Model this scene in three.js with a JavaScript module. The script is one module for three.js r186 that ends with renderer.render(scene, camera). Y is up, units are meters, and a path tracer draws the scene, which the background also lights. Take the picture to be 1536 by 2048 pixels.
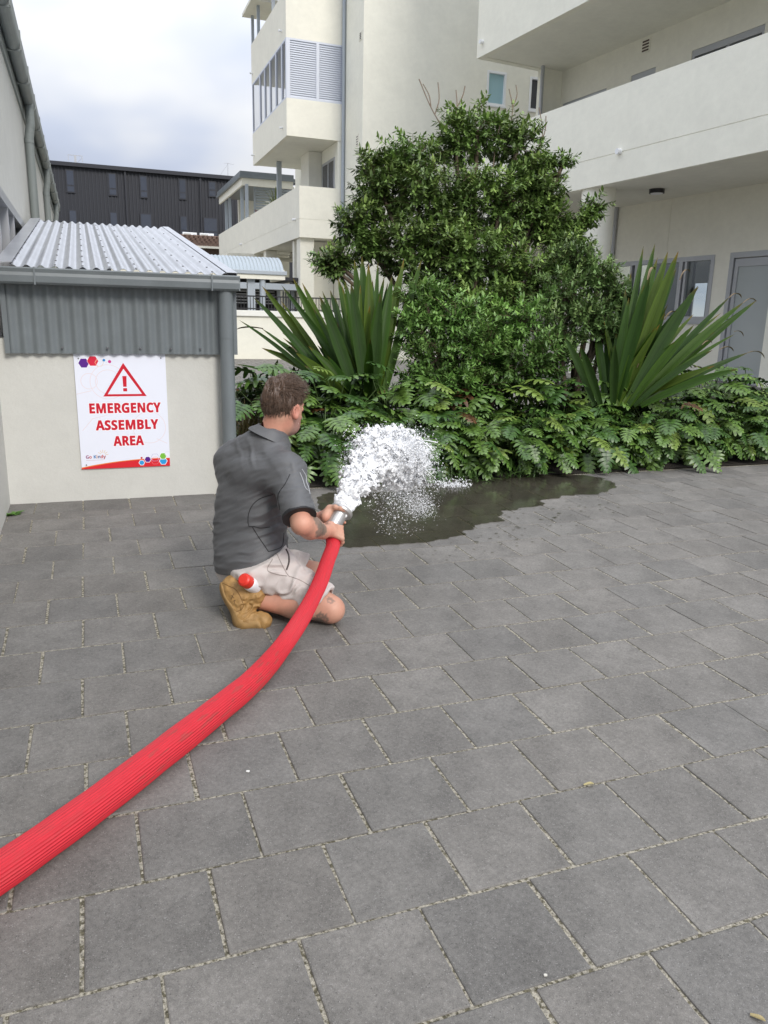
import * as THREE from 'three';
import { mergeGeometries } from 'three/addons/utils/BufferGeometryUtils.js';
import { RoundedBoxGeometry } from 'three/addons/geometries/RoundedBoxGeometry.js';
import { createNoise2D, createNoise3D } from 'simplex-noise';

const scene = new THREE.Scene();
const V = (x, y, z) => new THREE.Vector3(x, y, z);
function rng(seed) { let a = seed >>> 0; return () => { a = (a + 0x6D2B79F5) | 0; let t = Math.imul(a ^ (a >>> 15), 1 | a); t = (t + Math.imul(t ^ (t >>> 7), 61 | t)) ^ t; return ((t ^ (t >>> 14)) >>> 0) / 4294967296; }; }
const R0 = rng(7);
const n2 = createNoise2D(rng(11)), n3 = createNoise3D(rng(12));
const lerp = (a, b, t) => a + (b - a) * t, clamp = (x, a, b) => Math.min(b, Math.max(a, x)), sst = (a, b, x) => { const t = clamp((x - a) / (b - a), 0, 1); return t * t * (3 - 2 * t); };
const fbm2 = (x, y, o = 4) => { let s = 0, a = 0.5; for (let i = 0; i < o; i++) { s += a * n2(x, y); x = x * 2.03 + 17.1; y = y * 2.03 - 9.7; a *= 0.5; } return s; };

// ---------- camera: a phone held 1.4 m up, pitched down, turned right of the paving's long lines
const PIT = 0.24157949, YAW = 0.36462724, ROLL = 0.0219999, FPX = 1537;
const CAM = V(0, 1.4, 0);
const fw = V(Math.sin(YAW) * Math.cos(PIT), -Math.sin(PIT), -Math.cos(YAW) * Math.cos(PIT));
const rt0 = V(Math.cos(YAW), 0, Math.sin(YAW)), up0 = rt0.clone().cross(fw);
const rt = rt0.clone().multiplyScalar(Math.cos(ROLL)).addScaledVector(up0, Math.sin(ROLL));
const up = up0.clone().multiplyScalar(Math.cos(ROLL)).addScaledVector(rt0, -Math.sin(ROLL));
const camera = new THREE.PerspectiveCamera(2 * Math.atan(1024 / FPX) * 180 / Math.PI, 0.75, 0.05, 600);
camera.position.copy(CAM); camera.up.copy(up); camera.lookAt(CAM.clone().add(fw)); camera.updateMatrixWorld();

// ---------- renderer, exposure, sun
const renderer = new THREE.WebGLRenderer({ antialias: true });
renderer.toneMapping = THREE.LinearToneMapping;
renderer.toneMappingExposure = 1.5;
renderer.shadowMap.enabled = true;
const sun = new THREE.DirectionalLight(new THREE.Color(1, 0.95, 0.88), 1.5);
sun.position.set(7, 16, 15); sun.target.position.set(2, 0, -6);
sun.castShadow = true; sun.shadow.radius = 36; sun.shadow.mapSize.set(2048, 2048);
Object.assign(sun.shadow.camera, { left: -40, right: 40, top: 40, bottom: -40, near: 1, far: 120 });
scene.add(sun, sun.target);

// ---------- overcast sky, brighter towards the zenith, with soft cloud
{
  const W = 1024, Hh = 512, d = new Float32Array(W * Hh * 4);
  for (let j = 0; j < Hh; j++) for (let i = 0; i < W; i++) {
    const el = ((j + 0.5) / Hh - 0.5) * Math.PI, az = ((i + 0.5) / W - 0.5) * 2 * Math.PI;
    const y = Math.sin(el), x = Math.cos(el) * Math.cos(az), z = Math.cos(el) * Math.sin(az);
    const h = Math.max(0, y), k = 1 / (h + 0.22), cx = x * k, cz = z * k;
    const c = fbm2(cx * 0.55 + 3.1, cz * 0.55 + 1.2, 5) + 0.45 * fbm2(cx * 1.9 - 4, cz * 1.9 + 8, 4);
    const lum = (0.37 + 1.05 * h) * (1 + 0.24 * c), blue = clamp(0.5 - c * 1.5, 0, 1);
    const p = (j * W + i) * 4;
    d[p] = lum * lerp(0.93, 0.77, blue); d[p + 1] = lum * lerp(0.955, 0.855, blue); d[p + 2] = lum * lerp(1.0, 1.05, blue); d[p + 3] = 1;
  }
  const sky = new THREE.DataTexture(d, W, Hh, THREE.RGBAFormat, THREE.FloatType);
  sky.mapping = THREE.EquirectangularReflectionMapping; sky.magFilter = THREE.LinearFilter; sky.minFilter = THREE.LinearFilter; sky.needsUpdate = true;
  scene.background = sky; scene.environment = sky;
}

// ---------- helpers: points, things, parts
const ray = (x, y) => fw.clone().multiplyScalar(FPX).addScaledVector(rt, x - 768).addScaledVector(up, 1024 - y).normalize();
const at = (x, y, depth) => { const d = ray(x, y); return CAM.clone().addScaledVector(d, depth / d.dot(fw)); };   // a point seen at (x, y) so many metres ahead
const AX = -0.0037889, BZ = -0.0276669;
const gy = (x, z) => AX * x + BZ * z;                                  // the courtyard falls gently towards the camera
const onGround = (x, y, h = 0) => { const d = ray(x, y); return CAM.clone().addScaledVector(d, (h - 1.4) / (d.y - AX * d.x - BZ * d.z)); };

const used = {};
function numbered(n) { const b = n.replace(/_\d{3}$/, ''); if (!(b in used)) { used[b] = 0; return b; } used[b]++; return `${b}_${String(used[b]).padStart(3, '0')}`; }
function uvMetres(g) {
  g = g.index ? g.toNonIndexed() : g; if (!g.attributes.normal) g.computeVertexNormals();
  const p = g.attributes.position, n = g.attributes.normal, uv = new Float32Array(p.count * 2);
  for (let i = 0; i < p.count; i++) {
    const f = i - i % 3; let ax = 0, ay = 0, az = 0;
    for (let k = 0; k < 3; k++) { ax += Math.abs(n.getX(f + k)); ay += Math.abs(n.getY(f + k)); az += Math.abs(n.getZ(f + k)); }
    const x = p.getX(i), y = p.getY(i), z = p.getZ(i);
    if (ay >= ax && ay >= az) { uv[2 * i] = x; uv[2 * i + 1] = z; } else if (ax >= az) { uv[2 * i] = z; uv[2 * i + 1] = y; } else { uv[2 * i] = x; uv[2 * i + 1] = y; }
  }
  g.setAttribute('uv', new THREE.BufferAttribute(uv, 2)); return g;
}
function join(list) {
  list = (Array.isArray(list) ? list : [list]).map((g) => {
    const o = g.index ? g.toNonIndexed() : g.clone();
    if (!o.attributes.normal) o.computeVertexNormals();
    if (!o.attributes.uv) o.setAttribute('uv', new THREE.BufferAttribute(new Float32Array(o.attributes.position.count * 2), 2));
    for (const k of Object.keys(o.attributes)) if (!['position', 'normal', 'uv', 'color'].includes(k)) o.deleteAttribute(k);
    return o;
  });
  if (list.some((g) => g.attributes.color)) for (const g of list) if (!g.attributes.color) g.setAttribute('color', new THREE.BufferAttribute(new Float32Array(g.attributes.position.count * 3).fill(1), 3));
  return list.length === 1 ? list[0] : mergeGeometries(list);
}
class Thing {                                                          // a Group at the thing's base; parts are given in place and moved to it
  constructor(name, label, category, base, { turn = 0, group, kind } = {}) {
    this.base = base.clone(); this.o = new THREE.Group(); this.o.name = numbered(name); this.turn = turn;
    this.o.position.copy(turn ? base.clone().applyAxisAngle(V(0, 1, 0), turn) : base); this.o.rotation.y = turn;
    this.o.userData = kind ? { kind, label, category } : { label, category }; if (group) this.o.userData.group = group; scene.add(this.o);
  }
  add(name, geos, m, { parent, uv = true, label, kind } = {}) {
    let g = join(geos); if (uv) g = uvMetres(g);
    g.translate(-this.base.x, -this.base.y, -this.base.z);
    const me = new THREE.Mesh(g, m); me.name = name; me.castShadow = me.receiveShadow = true;
    if (label) me.userData.label = label; if (kind) me.userData.kind = kind;
    (parent || this.o).add(me); return me;
  }
}
function structure(name, label, geos, m, uv = true) { const t = new THREE.Mesh(uv ? uvMetres(join(geos)) : join(geos), m); t.name = numbered(name); t.userData = { kind: 'structure', label, category: name.replace(/_/g, ' ') }; t.receiveShadow = t.castShadow = true; scene.add(t); return t; }
function B(x0, x1, y0, y1, z0, z1, bev = 0) {                          // a box by its ranges, edges rounded if asked
  const w = Math.abs(x1 - x0), h = Math.abs(y1 - y0), d = Math.abs(z1 - z0);
  const g = bev ? new RoundedBoxGeometry(w, h, d, 1, Math.min(bev, w / 2.1, h / 2.1, d / 2.1)) : new THREE.BoxGeometry(w, h, d);
  return g.translate((x0 + x1) / 2, (y0 + y1) / 2, (z0 + z1) / 2);
}
function cyl(a, b, r0, r1 = r0, seg = 16, open = false) {              // a round bar from a to b
  const d = b.clone().sub(a), g = new THREE.CylinderGeometry(r1, r0, d.length(), seg, 1, open);
  g.applyQuaternion(new THREE.Quaternion().setFromUnitVectors(V(0, 1, 0), d.clone().normalize())); const m = a.clone().add(b).multiplyScalar(0.5);
  return g.translate(m.x, m.y, m.z);
}
function tube(pts, r, seg = 24, rad = 8) { return new THREE.TubeGeometry(new THREE.CatmullRomCurve3(pts), seg, r, rad, false); }
function wallX(x0, x1, y0, y1, z0, z1, holes) { return wallSheet('x', x0, x1, y0, y1, z0, z1, holes); }
function wallSheet(axis, t0, t1, y0, y1, a0, a1, holes) {              // a thick wall with rectangular openings [a0, a1, y0, y1]
  const as = [...new Set([a0, a1, ...holes.flatMap((h) => [h[0], h[1]])])].filter((a) => a >= a0 && a <= a1).sort((p, q) => p - q), out = [];
  for (let i = 0; i + 1 < as.length; i++) {
    const mid = (as[i] + as[i + 1]) / 2, hs = holes.filter((h) => h[0] < mid && h[1] > mid).sort((p, q) => p[2] - q[2]); let y = y0;
    const put = (b, t) => { if (t > b + 1e-4) out.push(axis === 'x' ? B(t0, t1, b, t, as[i], as[i + 1]) : B(as[i], as[i + 1], b, t, t0, t1)); };
    for (const h of hs) { put(y, h[2]); y = h[3]; } put(y, y1);
  }
  return out;
}
function sheet(nu, nv, f, thick) {                                     // a closed skin: f(u, v) -> [point, normal]; thick metres below it
  const P = [], I = [], N = [];
  const top = [], bot = [];
  for (let i = 0; i <= nu; i++) for (let j = 0; j <= nv; j++) { const [p, n] = f(i / nu, j / nv); top.push(p); bot.push(p.clone().addScaledVector(n, -thick)); N.push(n); }
  const W = nv + 1, id = (i, j) => i * W + j, n0 = top.length;
  for (const p of [...top, ...bot]) P.push(p.x, p.y, p.z);
  for (let i = 0; i < nu; i++) for (let j = 0; j < nv; j++) { const a = id(i, j), b = id(i + 1, j), c = id(i + 1, j + 1), d = id(i, j + 1); I.push(a, b, c, a, c, d, n0 + a, n0 + c, n0 + b, n0 + a, n0 + d, n0 + c); }
  for (let i = 0; i < nu; i++) { let a = id(i, 0), b = id(i + 1, 0); I.push(a, n0 + a, b, b, n0 + a, n0 + b); a = id(i, nv); b = id(i + 1, nv); I.push(a, b, n0 + a, b, n0 + b, n0 + a); }
  for (let j = 0; j < nv; j++) { let a = id(0, j), b = id(0, j + 1); I.push(a, b, n0 + a, b, n0 + b, n0 + a); a = id(nu, j); b = id(nu, j + 1); I.push(a, n0 + a, b, b, n0 + a, n0 + b); }
  const g = new THREE.BufferGeometry(); g.setAttribute('position', new THREE.Float32BufferAttribute(P, 3));
  { const t = [0, 1, 2].map((k) => V(...P.slice(3 * I[k], 3 * I[k] + 3))), gn = t[1].clone().sub(t[0]).cross(t[2].clone().sub(t[0])); if (gn.dot(N[I[0]]) < 0) for (let k = 0; k < I.length; k += 3) [I[k + 1], I[k + 2]] = [I[k + 2], I[k + 1]]; }
  const na = []; for (const n of N) na.push(n.x, n.y, n.z); for (const n of N) na.push(-n.x, -n.y, -n.z);
  g.setAttribute('normal', new THREE.Float32BufferAttribute(na, 3)); g.setAttribute('uv', new THREE.Float32BufferAttribute(new Float32Array(P.length / 3 * 2), 2)); g.setIndex(I); return g;
}
function corrugated(o, U, L, n, pitch, amp, thick = 0.0015, per = 8) { // o corner, U across the waves, L along them, n normal
  const len = U.length(), un = U.clone().normalize(), nu = Math.round(len / pitch * per);
  return sheet(nu, 1, (u, v) => {
    const ph = u * len / pitch * 2 * Math.PI, h = amp * Math.sin(ph), sl = amp * Math.cos(ph) * 2 * Math.PI / pitch;
    return [o.clone().addScaledVector(U, u).addScaledVector(L, v).addScaledVector(n, h), n.clone().addScaledVector(un, -sl).normalize()];
  }, thick);
}
function profileAlong(prof, A, Bp, X, Y, close = true) {               // sweep a closed outline [[x, y], ...] in axes X, Y from A to B, with flat sides
  const P = [], I = [], n = prof.length, pt = (o, q) => o.clone().addScaledVector(X, q[0]).addScaledVector(Y, q[1]);
  for (const o of [A, Bp]) for (const q of prof) { const p = pt(o, q); P.push(p.x, p.y, p.z); }
  for (let i = 0; i < n; i++) { const j = (i + 1) % n; I.push(i, j, n + i, j, n + j, n + i); }
  if (close) { const tri = THREE.ShapeUtils.triangulateShape(prof.map((q) => new THREE.Vector2(q[0], q[1])), []); for (const [a, b, c] of tri) I.push(a, c, b, n + a, n + b, n + c); }
  const g = new THREE.BufferGeometry(); g.setAttribute('position', new THREE.Float32BufferAttribute(P, 3)); g.setIndex(I); const o = g.toNonIndexed(); o.computeVertexNormals();
  o.setAttribute('uv', new THREE.Float32BufferAttribute(new Float32Array(o.attributes.position.count * 2), 2)); return o;
}

// ---------- textures
function dataTex(w, h, f, srgb = true) {
  const d = new Uint8Array(w * h * 4);
  for (let j = 0; j < h; j++) for (let i = 0; i < w; i++) { const c = f(i / w, j / h, i, j), p = (j * w + i) * 4; d[p] = clamp(c[0], 0, 255); d[p + 1] = clamp(c[1], 0, 255); d[p + 2] = clamp(c[2], 0, 255); d[p + 3] = 255; }
  const t = new THREE.DataTexture(d, w, h); t.wrapS = t.wrapT = THREE.RepeatWrapping; t.magFilter = THREE.LinearFilter; t.minFilter = THREE.LinearMipmapLinearFilter; t.generateMipmaps = true;
  if (srgb) t.colorSpace = THREE.SRGBColorSpace; t.needsUpdate = true; return t;
}
const tn = (u, v, s, o = 3) => {                                       // layered noise that repeats without a seam (s: cells across)
  const w = (x) => x * x * (3 - 2 * x), f = (x, y) => { let r = 0, a = 0.6, k = s * 1.6; for (let i = 0; i < o; i++) { r += a * n2(x * k + i * 31.7, y * k - i * 17.3); k *= 2.1; a *= 0.55; } return r; };
  const a = w(u), b = w(v), n = Math.sqrt((a * a + (1 - a) * (1 - a)) * (b * b + (1 - b) * (1 - b)));
  return (f(u, v) * (1 - a) * (1 - b) + f(u - 1, v) * a * (1 - b) + f(u, v - 1) * (1 - a) * b + f(u - 1, v - 1) * a * b) / n;
};
const rep = (t, k) => { const c = t.clone(); c.repeat.set(k, k); c.needsUpdate = true; return c; };
const S = (r, g, b) => new THREE.Color().setRGB(r, g, b);
const mat = (c, o = {}) => new THREE.MeshStandardMaterial({ color: c, roughness: 0.8, ...o });

const rT = rng(21);
const spk = new Float32Array(1024 * 1024); for (let k = 0; k < 22000; k++) { const x = rT() * 1024 | 0, y = rT() * 1024 | 0, s = rT() < 0.7 ? 1 : 2, v = rT() < 0.62 ? 1 : -0.8; for (let a = 0; a < s; a++) for (let b = 0; b < s; b++) spk[((y + a) % 1024) * 1024 + (x + b) % 1024] = v * (0.35 + 0.65 * rT()); }
const grain = new Float32Array(1024 * 1024).map(() => rT() - 0.5);
const paverTex = dataTex(1024, 1024, (u, v, i, j) => {                 // 1.2 m of concrete: aggregate specks, faint stains
  const s = 1 + 0.11 * tn(u, v, 1.4, 4) + 0.06 * tn(v, u, 6, 3) + 0.09 * tn(u, v, 34, 3) + 0.24 * grain[j * 1024 + i] + 0.62 * Math.max(0, spk[j * 1024 + i]) + 0.4 * Math.min(0, spk[j * 1024 + i]);
  return [204 * s, 203 * s, 199 * s];
});
const paverBump = dataTex(1024, 1024, (u, v, i, j) => { const s = 128 + 40 * grain[j * 1024 + i] + 34 * tn(u, v, 7, 4) + 70 * spk[j * 1024 + i]; return [s, s, s]; }, false);
const stuccoTex = dataTex(512, 512, (u, v, i, j) => { const s = 1 + 0.016 * tn(u, v, 1.2, 4) + 0.012 * tn(v, u, 5, 3) + 0.03 * (grain[j * 1024 + i]); return [247 * s, 247 * s, 245 * s]; });
const stuccoBump = dataTex(512, 512, (u, v, i, j) => { const s = 128 + 45 * tn(u, v, 8, 4) + 30 * grain[j * 1024 + i]; return [s, s, s]; }, false);
const sandTex = dataTex(512, 512, (u, v, i, j) => {                    // joint fill: pale grit with patches of moss
  const m = sst(-0.1, 0.4, tn(u, v, 9, 4)), g = 1 + 0.5 * grain[j * 1024 + i] + 0.25 * tn(v, u, 14, 2);
  return [lerp(168, 96, m) * g, lerp(162, 91, m) * g, lerp(148, 74, m) * g];
});
const clothBump = dataTex(256, 256, (u, v, i, j) => { const s = 128 + 50 * Math.sin(i * Math.PI / 2) * Math.cos(j * Math.PI / 2) + 60 * grain[j * 1024 + i]; return [s, s, s]; }, false);
const metalTex = dataTex(256, 256, (u, v, i, j) => { const s = 1 + 0.05 * tn(u, v, 1.5, 4) + 0.03 * grain[j * 1024 + i]; return [230 * s, 230 * s, 231 * s]; });
const swordTex = dataTex(128, 32, (u, v) => { const s = 1 + 0.1 * n2(u * 26, v * 0.8) + 0.07 * n2(u * 60, 3) - 0.12 * Math.exp(-Math.pow((u - 0.5) * 26, 2)); return [218 * s, 222 * s, 205 * s]; });
const leafTex = dataTex(128, 128, (u, v) => { const s = 1 - 0.25 * Math.pow(1 - Math.abs(2 * u - 1), 6) + 0.1 * tn(u, v, 2, 3) + 0.1 * Math.sin((v * 9 + Math.abs(u - 0.5) * 4) * 6.28); return [215 * s, 225 * s, 205 * s]; });

// ---------- materials
const stucco = (r, g, b, k = 0.6) => mat(S(r, g, b), { map: rep(stuccoTex, k), bumpMap: rep(stuccoBump, 1.6), bumpScale: 0.002, roughness: 0.92 });
const M = {
  cream: stucco(0.88, 0.865, 0.775), shedWall: stucco(0.64, 0.635, 0.605), soffit: stucco(0.86, 0.845, 0.775), tan: stucco(0.85, 0.825, 0.735), white: mat(S(0.82, 0.83, 0.84), { roughness: 0.55 }),
  greyMetal: mat(S(0.20, 0.225, 0.235), { roughness: 0.42, map: metalTex }), zinc: mat(S(0.62, 0.64, 0.68), { roughness: 0.3, metalness: 0.35, map: metalTex }), paleMetal: mat(S(0.38, 0.42, 0.46), { roughness: 0.45 }),
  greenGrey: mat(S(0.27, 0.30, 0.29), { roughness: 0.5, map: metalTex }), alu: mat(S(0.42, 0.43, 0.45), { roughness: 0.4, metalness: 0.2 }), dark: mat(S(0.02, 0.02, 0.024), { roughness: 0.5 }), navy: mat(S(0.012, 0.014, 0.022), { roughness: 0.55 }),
  blackMetal: mat(S(0.015, 0.015, 0.017), { roughness: 0.4 }), interior: mat(S(0.12, 0.12, 0.12)), interiorPale: mat(S(0.5, 0.5, 0.48)), shutter: mat(S(0.60, 0.63, 0.70), { roughness: 0.5 }),
  glass: new THREE.MeshPhysicalMaterial({ color: S(0.86, 0.9, 0.9), roughness: 0.02, transmission: 1, thickness: 0, ior: 1.5 }),
  frosted: mat(S(0.4, 0.43, 0.43), { roughness: 0.22 }), blind: mat(S(0.33, 0.52, 0.58), { roughness: 0.3 }), dullGlass: mat(S(0.055, 0.06, 0.075), { roughness: 0.12 }),
  screw: mat(S(0.2, 0.2, 0.21), { roughness: 0.4, metalness: 0.6 }), brick: mat(S(0.1, 0.07, 0.055)), tile: mat(S(0.2, 0.135, 0.105), { roughness: 0.85 }),
  soil: mat(S(0.035, 0.028, 0.02), { bumpMap: rep(stuccoBump, 6), bumpScale: 0.02, roughness: 1 }),
};

// ---------- ground and paving
{
  const g = new THREE.PlaneGeometry(500, 500, 2, 2).rotateX(-Math.PI / 2), p = g.attributes.position;
  for (let i = 0; i < p.count; i++) p.setY(i, gy(p.getX(i), p.getZ(i)) - 0.0042);
  g.computeVertexNormals();
  structure('ground', 'pale sand and moss bed showing in the joints between the pavers', g, mat(S(0.92, 0.92, 0.92), { map: rep(sandTex, 3.3), bumpMap: rep(stuccoBump, 7), bumpScale: 0.006, roughness: 1 }));
}
const tilt = new THREE.Quaternion().setFromUnitVectors(V(0, 1, 0), V(-AX, 1, -BZ).normalize());
const PX = 0.299373, PZ = 0.287808, ZR0 = -5.171;
{
  const paving = new THREE.Group(); paving.name = numbered('paving'); paving.userData = { kind: 'structure', label: 'grey concrete paving of staggered square pavers', category: 'paving' }; scene.add(paving);
  const tones = [[0.272, 0.26, 0.252], [0.262, 0.252, 0.245], [0.281, 0.268, 0.259], [0.254, 0.245, 0.24], [0.277, 0.263, 0.253]].map((c) => mat(S(...c), { map: rep(paverTex, 0.83), bumpMap: rep(paverBump, 0.83), bumpScale: 0.0035, roughness: 0.74 }));
  const rp = rng(31), shapes = [];
  const gap = 0.0078, paver = (w, d, k) => { // chipped, slightly uneven edges
    const g = new RoundedBoxGeometry(w, 0.04, d, 1, 0.004).translate(0, -0.02, 0), p = g.attributes.position;
    for (let i = 0; i < p.count; i++) { const x = p.getX(i), z = p.getZ(i); p.setX(i, x + 0.0028 * n3(x * 7 + k * 9, z * 7, 1)); p.setZ(i, z + 0.0028 * n3(x * 7, z * 7 + k * 5, 4)); }
    g.computeVertexNormals(); const u = uvMetres(g), uv = u.attributes.uv, a = rp() * 9, b = rp() * 9; for (let i = 0; i < uv.count; i++) uv.setXY(i, uv.getX(i) + a, uv.getY(i) + b); return u;
  };
  for (let k = 0; k < 9; k++) shapes.push(paver(PX - gap, PZ - gap, k));
  const strip = [0, 1, 2].map((k) => paver(PX - gap, PZ / 2 - gap, k + 20));
  const fix = { 9: -0.008, 10: 0.011, 11: -0.010, 13: 0.010 };
  const spots = [];
  for (let r = -2; r <= 18; r++) for (let c = -8; c < 34; c++) {
    const half = r === -1, z = r === -2 ? ZR0 - PZ : half ? ZR0 - PZ * 0.25 : ZR0 + PZ * (r + 0.5);
    const x = -0.1005 + PX * (c + 0.5 + (((r % 2) + 2) % 2 ? 0.5 : 0)) + (fix[r] || 0) + 0.004 * (rp() - 0.5);
    if (x < -0.75 || z > -0.4) continue;
    const d = V(x, gy(x, z), z).sub(CAM), w = d.dot(fw), sx = 768 + FPX * d.dot(rt) / w, sy = 1024 - FPX * d.dot(up) / w;
    const seen = w > 0.3 && sx > -260 && sx < 1800 && sy < 2350;
    if (!seen) continue;
    spots.push({ x, z, w, half });
  }
  spots.sort((a, b) => a.w - b.w);
  const far = [];
  spots.forEach((s, i) => {
    const g = s.half ? strip[i % 3] : shapes[(i * 5 + (rp() * 9 | 0)) % 9], y = gy(s.x, s.z) + 0.0022 * (rp() - 0.5);
    const q = tilt.clone().multiply(new THREE.Quaternion().setFromEuler(new THREE.Euler(0.005 * (rp() - 0.5), 0.006 * (rp() - 0.5), 0.005 * (rp() - 0.5))));
    if (i < 300) {
      const m = new THREE.Mesh(g, tones[rp() * 5 | 0]); m.name = 'paver'; m.position.set(s.x, y, s.z); m.quaternion.copy(q); m.receiveShadow = m.castShadow = true; paving.add(m);
    } else far.push(g.clone().applyMatrix4(new THREE.Matrix4().compose(V(s.x, y, s.z), q, V(1, 1, 1))));
  });
  // the courtyard behind the garden bed, where single pavers are only slivers
  for (let r = 0; r < 44; r++) for (let c = 0; c < 48; c++) {
    const z = -6.3 - PZ * (r + 0.5), x = 0.75 + PX * (c + (r % 2) / 2);
    if (z < -18.4 && x < 8 || z > -9.6 && x < 8.9 || z > -7.4) continue;
    far.push(paverLow(x, z));
  }
  function paverLow(x, z) { return uvMetres(B(-PX / 2 + 0.005, PX / 2 - 0.005, -0.03, 0, -PZ / 2 + 0.005, PZ / 2 - 0.005)).applyMatrix4(new THREE.Matrix4().compose(V(x, gy(x, z) + 0.002 * (rp() - 0.5), z), tilt, V(1, 1, 1))); }
  const m = new THREE.Mesh(mergeGeometries(far.map((g) => { const o = g.index ? g.toNonIndexed() : g; for (const k of Object.keys(o.attributes)) if (!['position', 'normal', 'uv'].includes(k)) o.deleteAttribute(k); return o; })), tones[2]);
  m.name = 'paver'; m.userData.kind = 'stuff'; m.receiveShadow = m.castShadow = true; paving.add(m);
}
// wet patch: a thin film of water that has soaked the pavers in front of the garden
{
  const pts = [[700, 986], [800, 984], [850, 974], [930, 962], [980, 957], [1040, 953], [1110, 949], [1165, 950], [1205, 957], [1229, 967], [1234, 974], [1216, 985], [1172, 991], [1122, 994], [1092, 999], [1088, 1008], [1062, 1014], [1040, 1018], [1012, 1024], [992, 1034], [1004, 1041], [962, 1048], [936, 1058], [926, 1069], [892, 1079], [850, 1084], [800, 1089], [742, 1095], [690, 1096], [664, 1090], [655, 1074], [640, 1040], [628, 1010], [650, 985]];
  const world = pts.map(([x, y]) => onGround(x, y)), sh = [];
  const rw = rng(41);
  for (let i = 0; i < world.length; i++) { const a = world[i], b = world[(i + 1) % world.length]; for (let k = 0; k < 14; k++) { const p = a.clone().lerp(b, k / 14); const j = 0.05 * fbm2(p.x * 4, p.z * 4, 3); sh.push(new THREE.Vector2(p.x + j * 1.2, -(p.z + j))); } }
  const drops = [];
  for (let k = 0; k < 130; k++) { const t = rw() * (world.length - 22) | 0, a = world[14 + t % 15], r = 0.004 + 0.012 * rw() * rw(), x = a.x + (rw() - 0.35) * 0.8, z = a.z + (rw() - 0.1) * 0.42; const s = new THREE.Shape(); for (let i = 0; i < 9; i++) { const an = i / 9 * 6.283, q = r * (0.75 + 0.5 * rw()); s[i ? 'lineTo' : 'moveTo'](x + Math.cos(an) * q * 1.3, -z + Math.sin(an) * q); } drops.push(s); }
  const g = new THREE.ShapeGeometry([new THREE.Shape(sh)]), lay = (g, h) => { g.rotateX(-Math.PI / 2); const p = g.attributes.position; for (let i = 0; i < p.count; i++) p.setY(i, gy(p.getX(i), p.getZ(i)) + h); g.computeVertexNormals(); return g; };
  const wet = new THREE.MeshPhysicalMaterial({ color: S(0.55, 0.535, 0.48), roughness: 0.12, transmission: 1, thickness: 0, ior: 1.33, side: THREE.DoubleSide });
  const o = new THREE.Mesh(lay(g, 0.0045), wet); o.name = numbered('puddle'); o.userData = { kind: 'structure', label: 'dark wet patch of water spreading over the pavers beside the garden', category: 'puddle' }; scene.add(o);
  const dg = lay(new THREE.ShapeGeometry(drops, 2), 0.006), dm = new THREE.Mesh(dg, new THREE.MeshPhysicalMaterial({ color: S(0.68, 0.67, 0.63), roughness: 0.2, transmission: 1, thickness: 0, ior: 1.33, side: THREE.DoubleSide })); dm.name = numbered('splash_marks'); dm.userData = { kind: 'stuff', label: 'scattered wet splash marks on the pavers around the puddle', category: 'splash' }; scene.add(dm);
}

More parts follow.
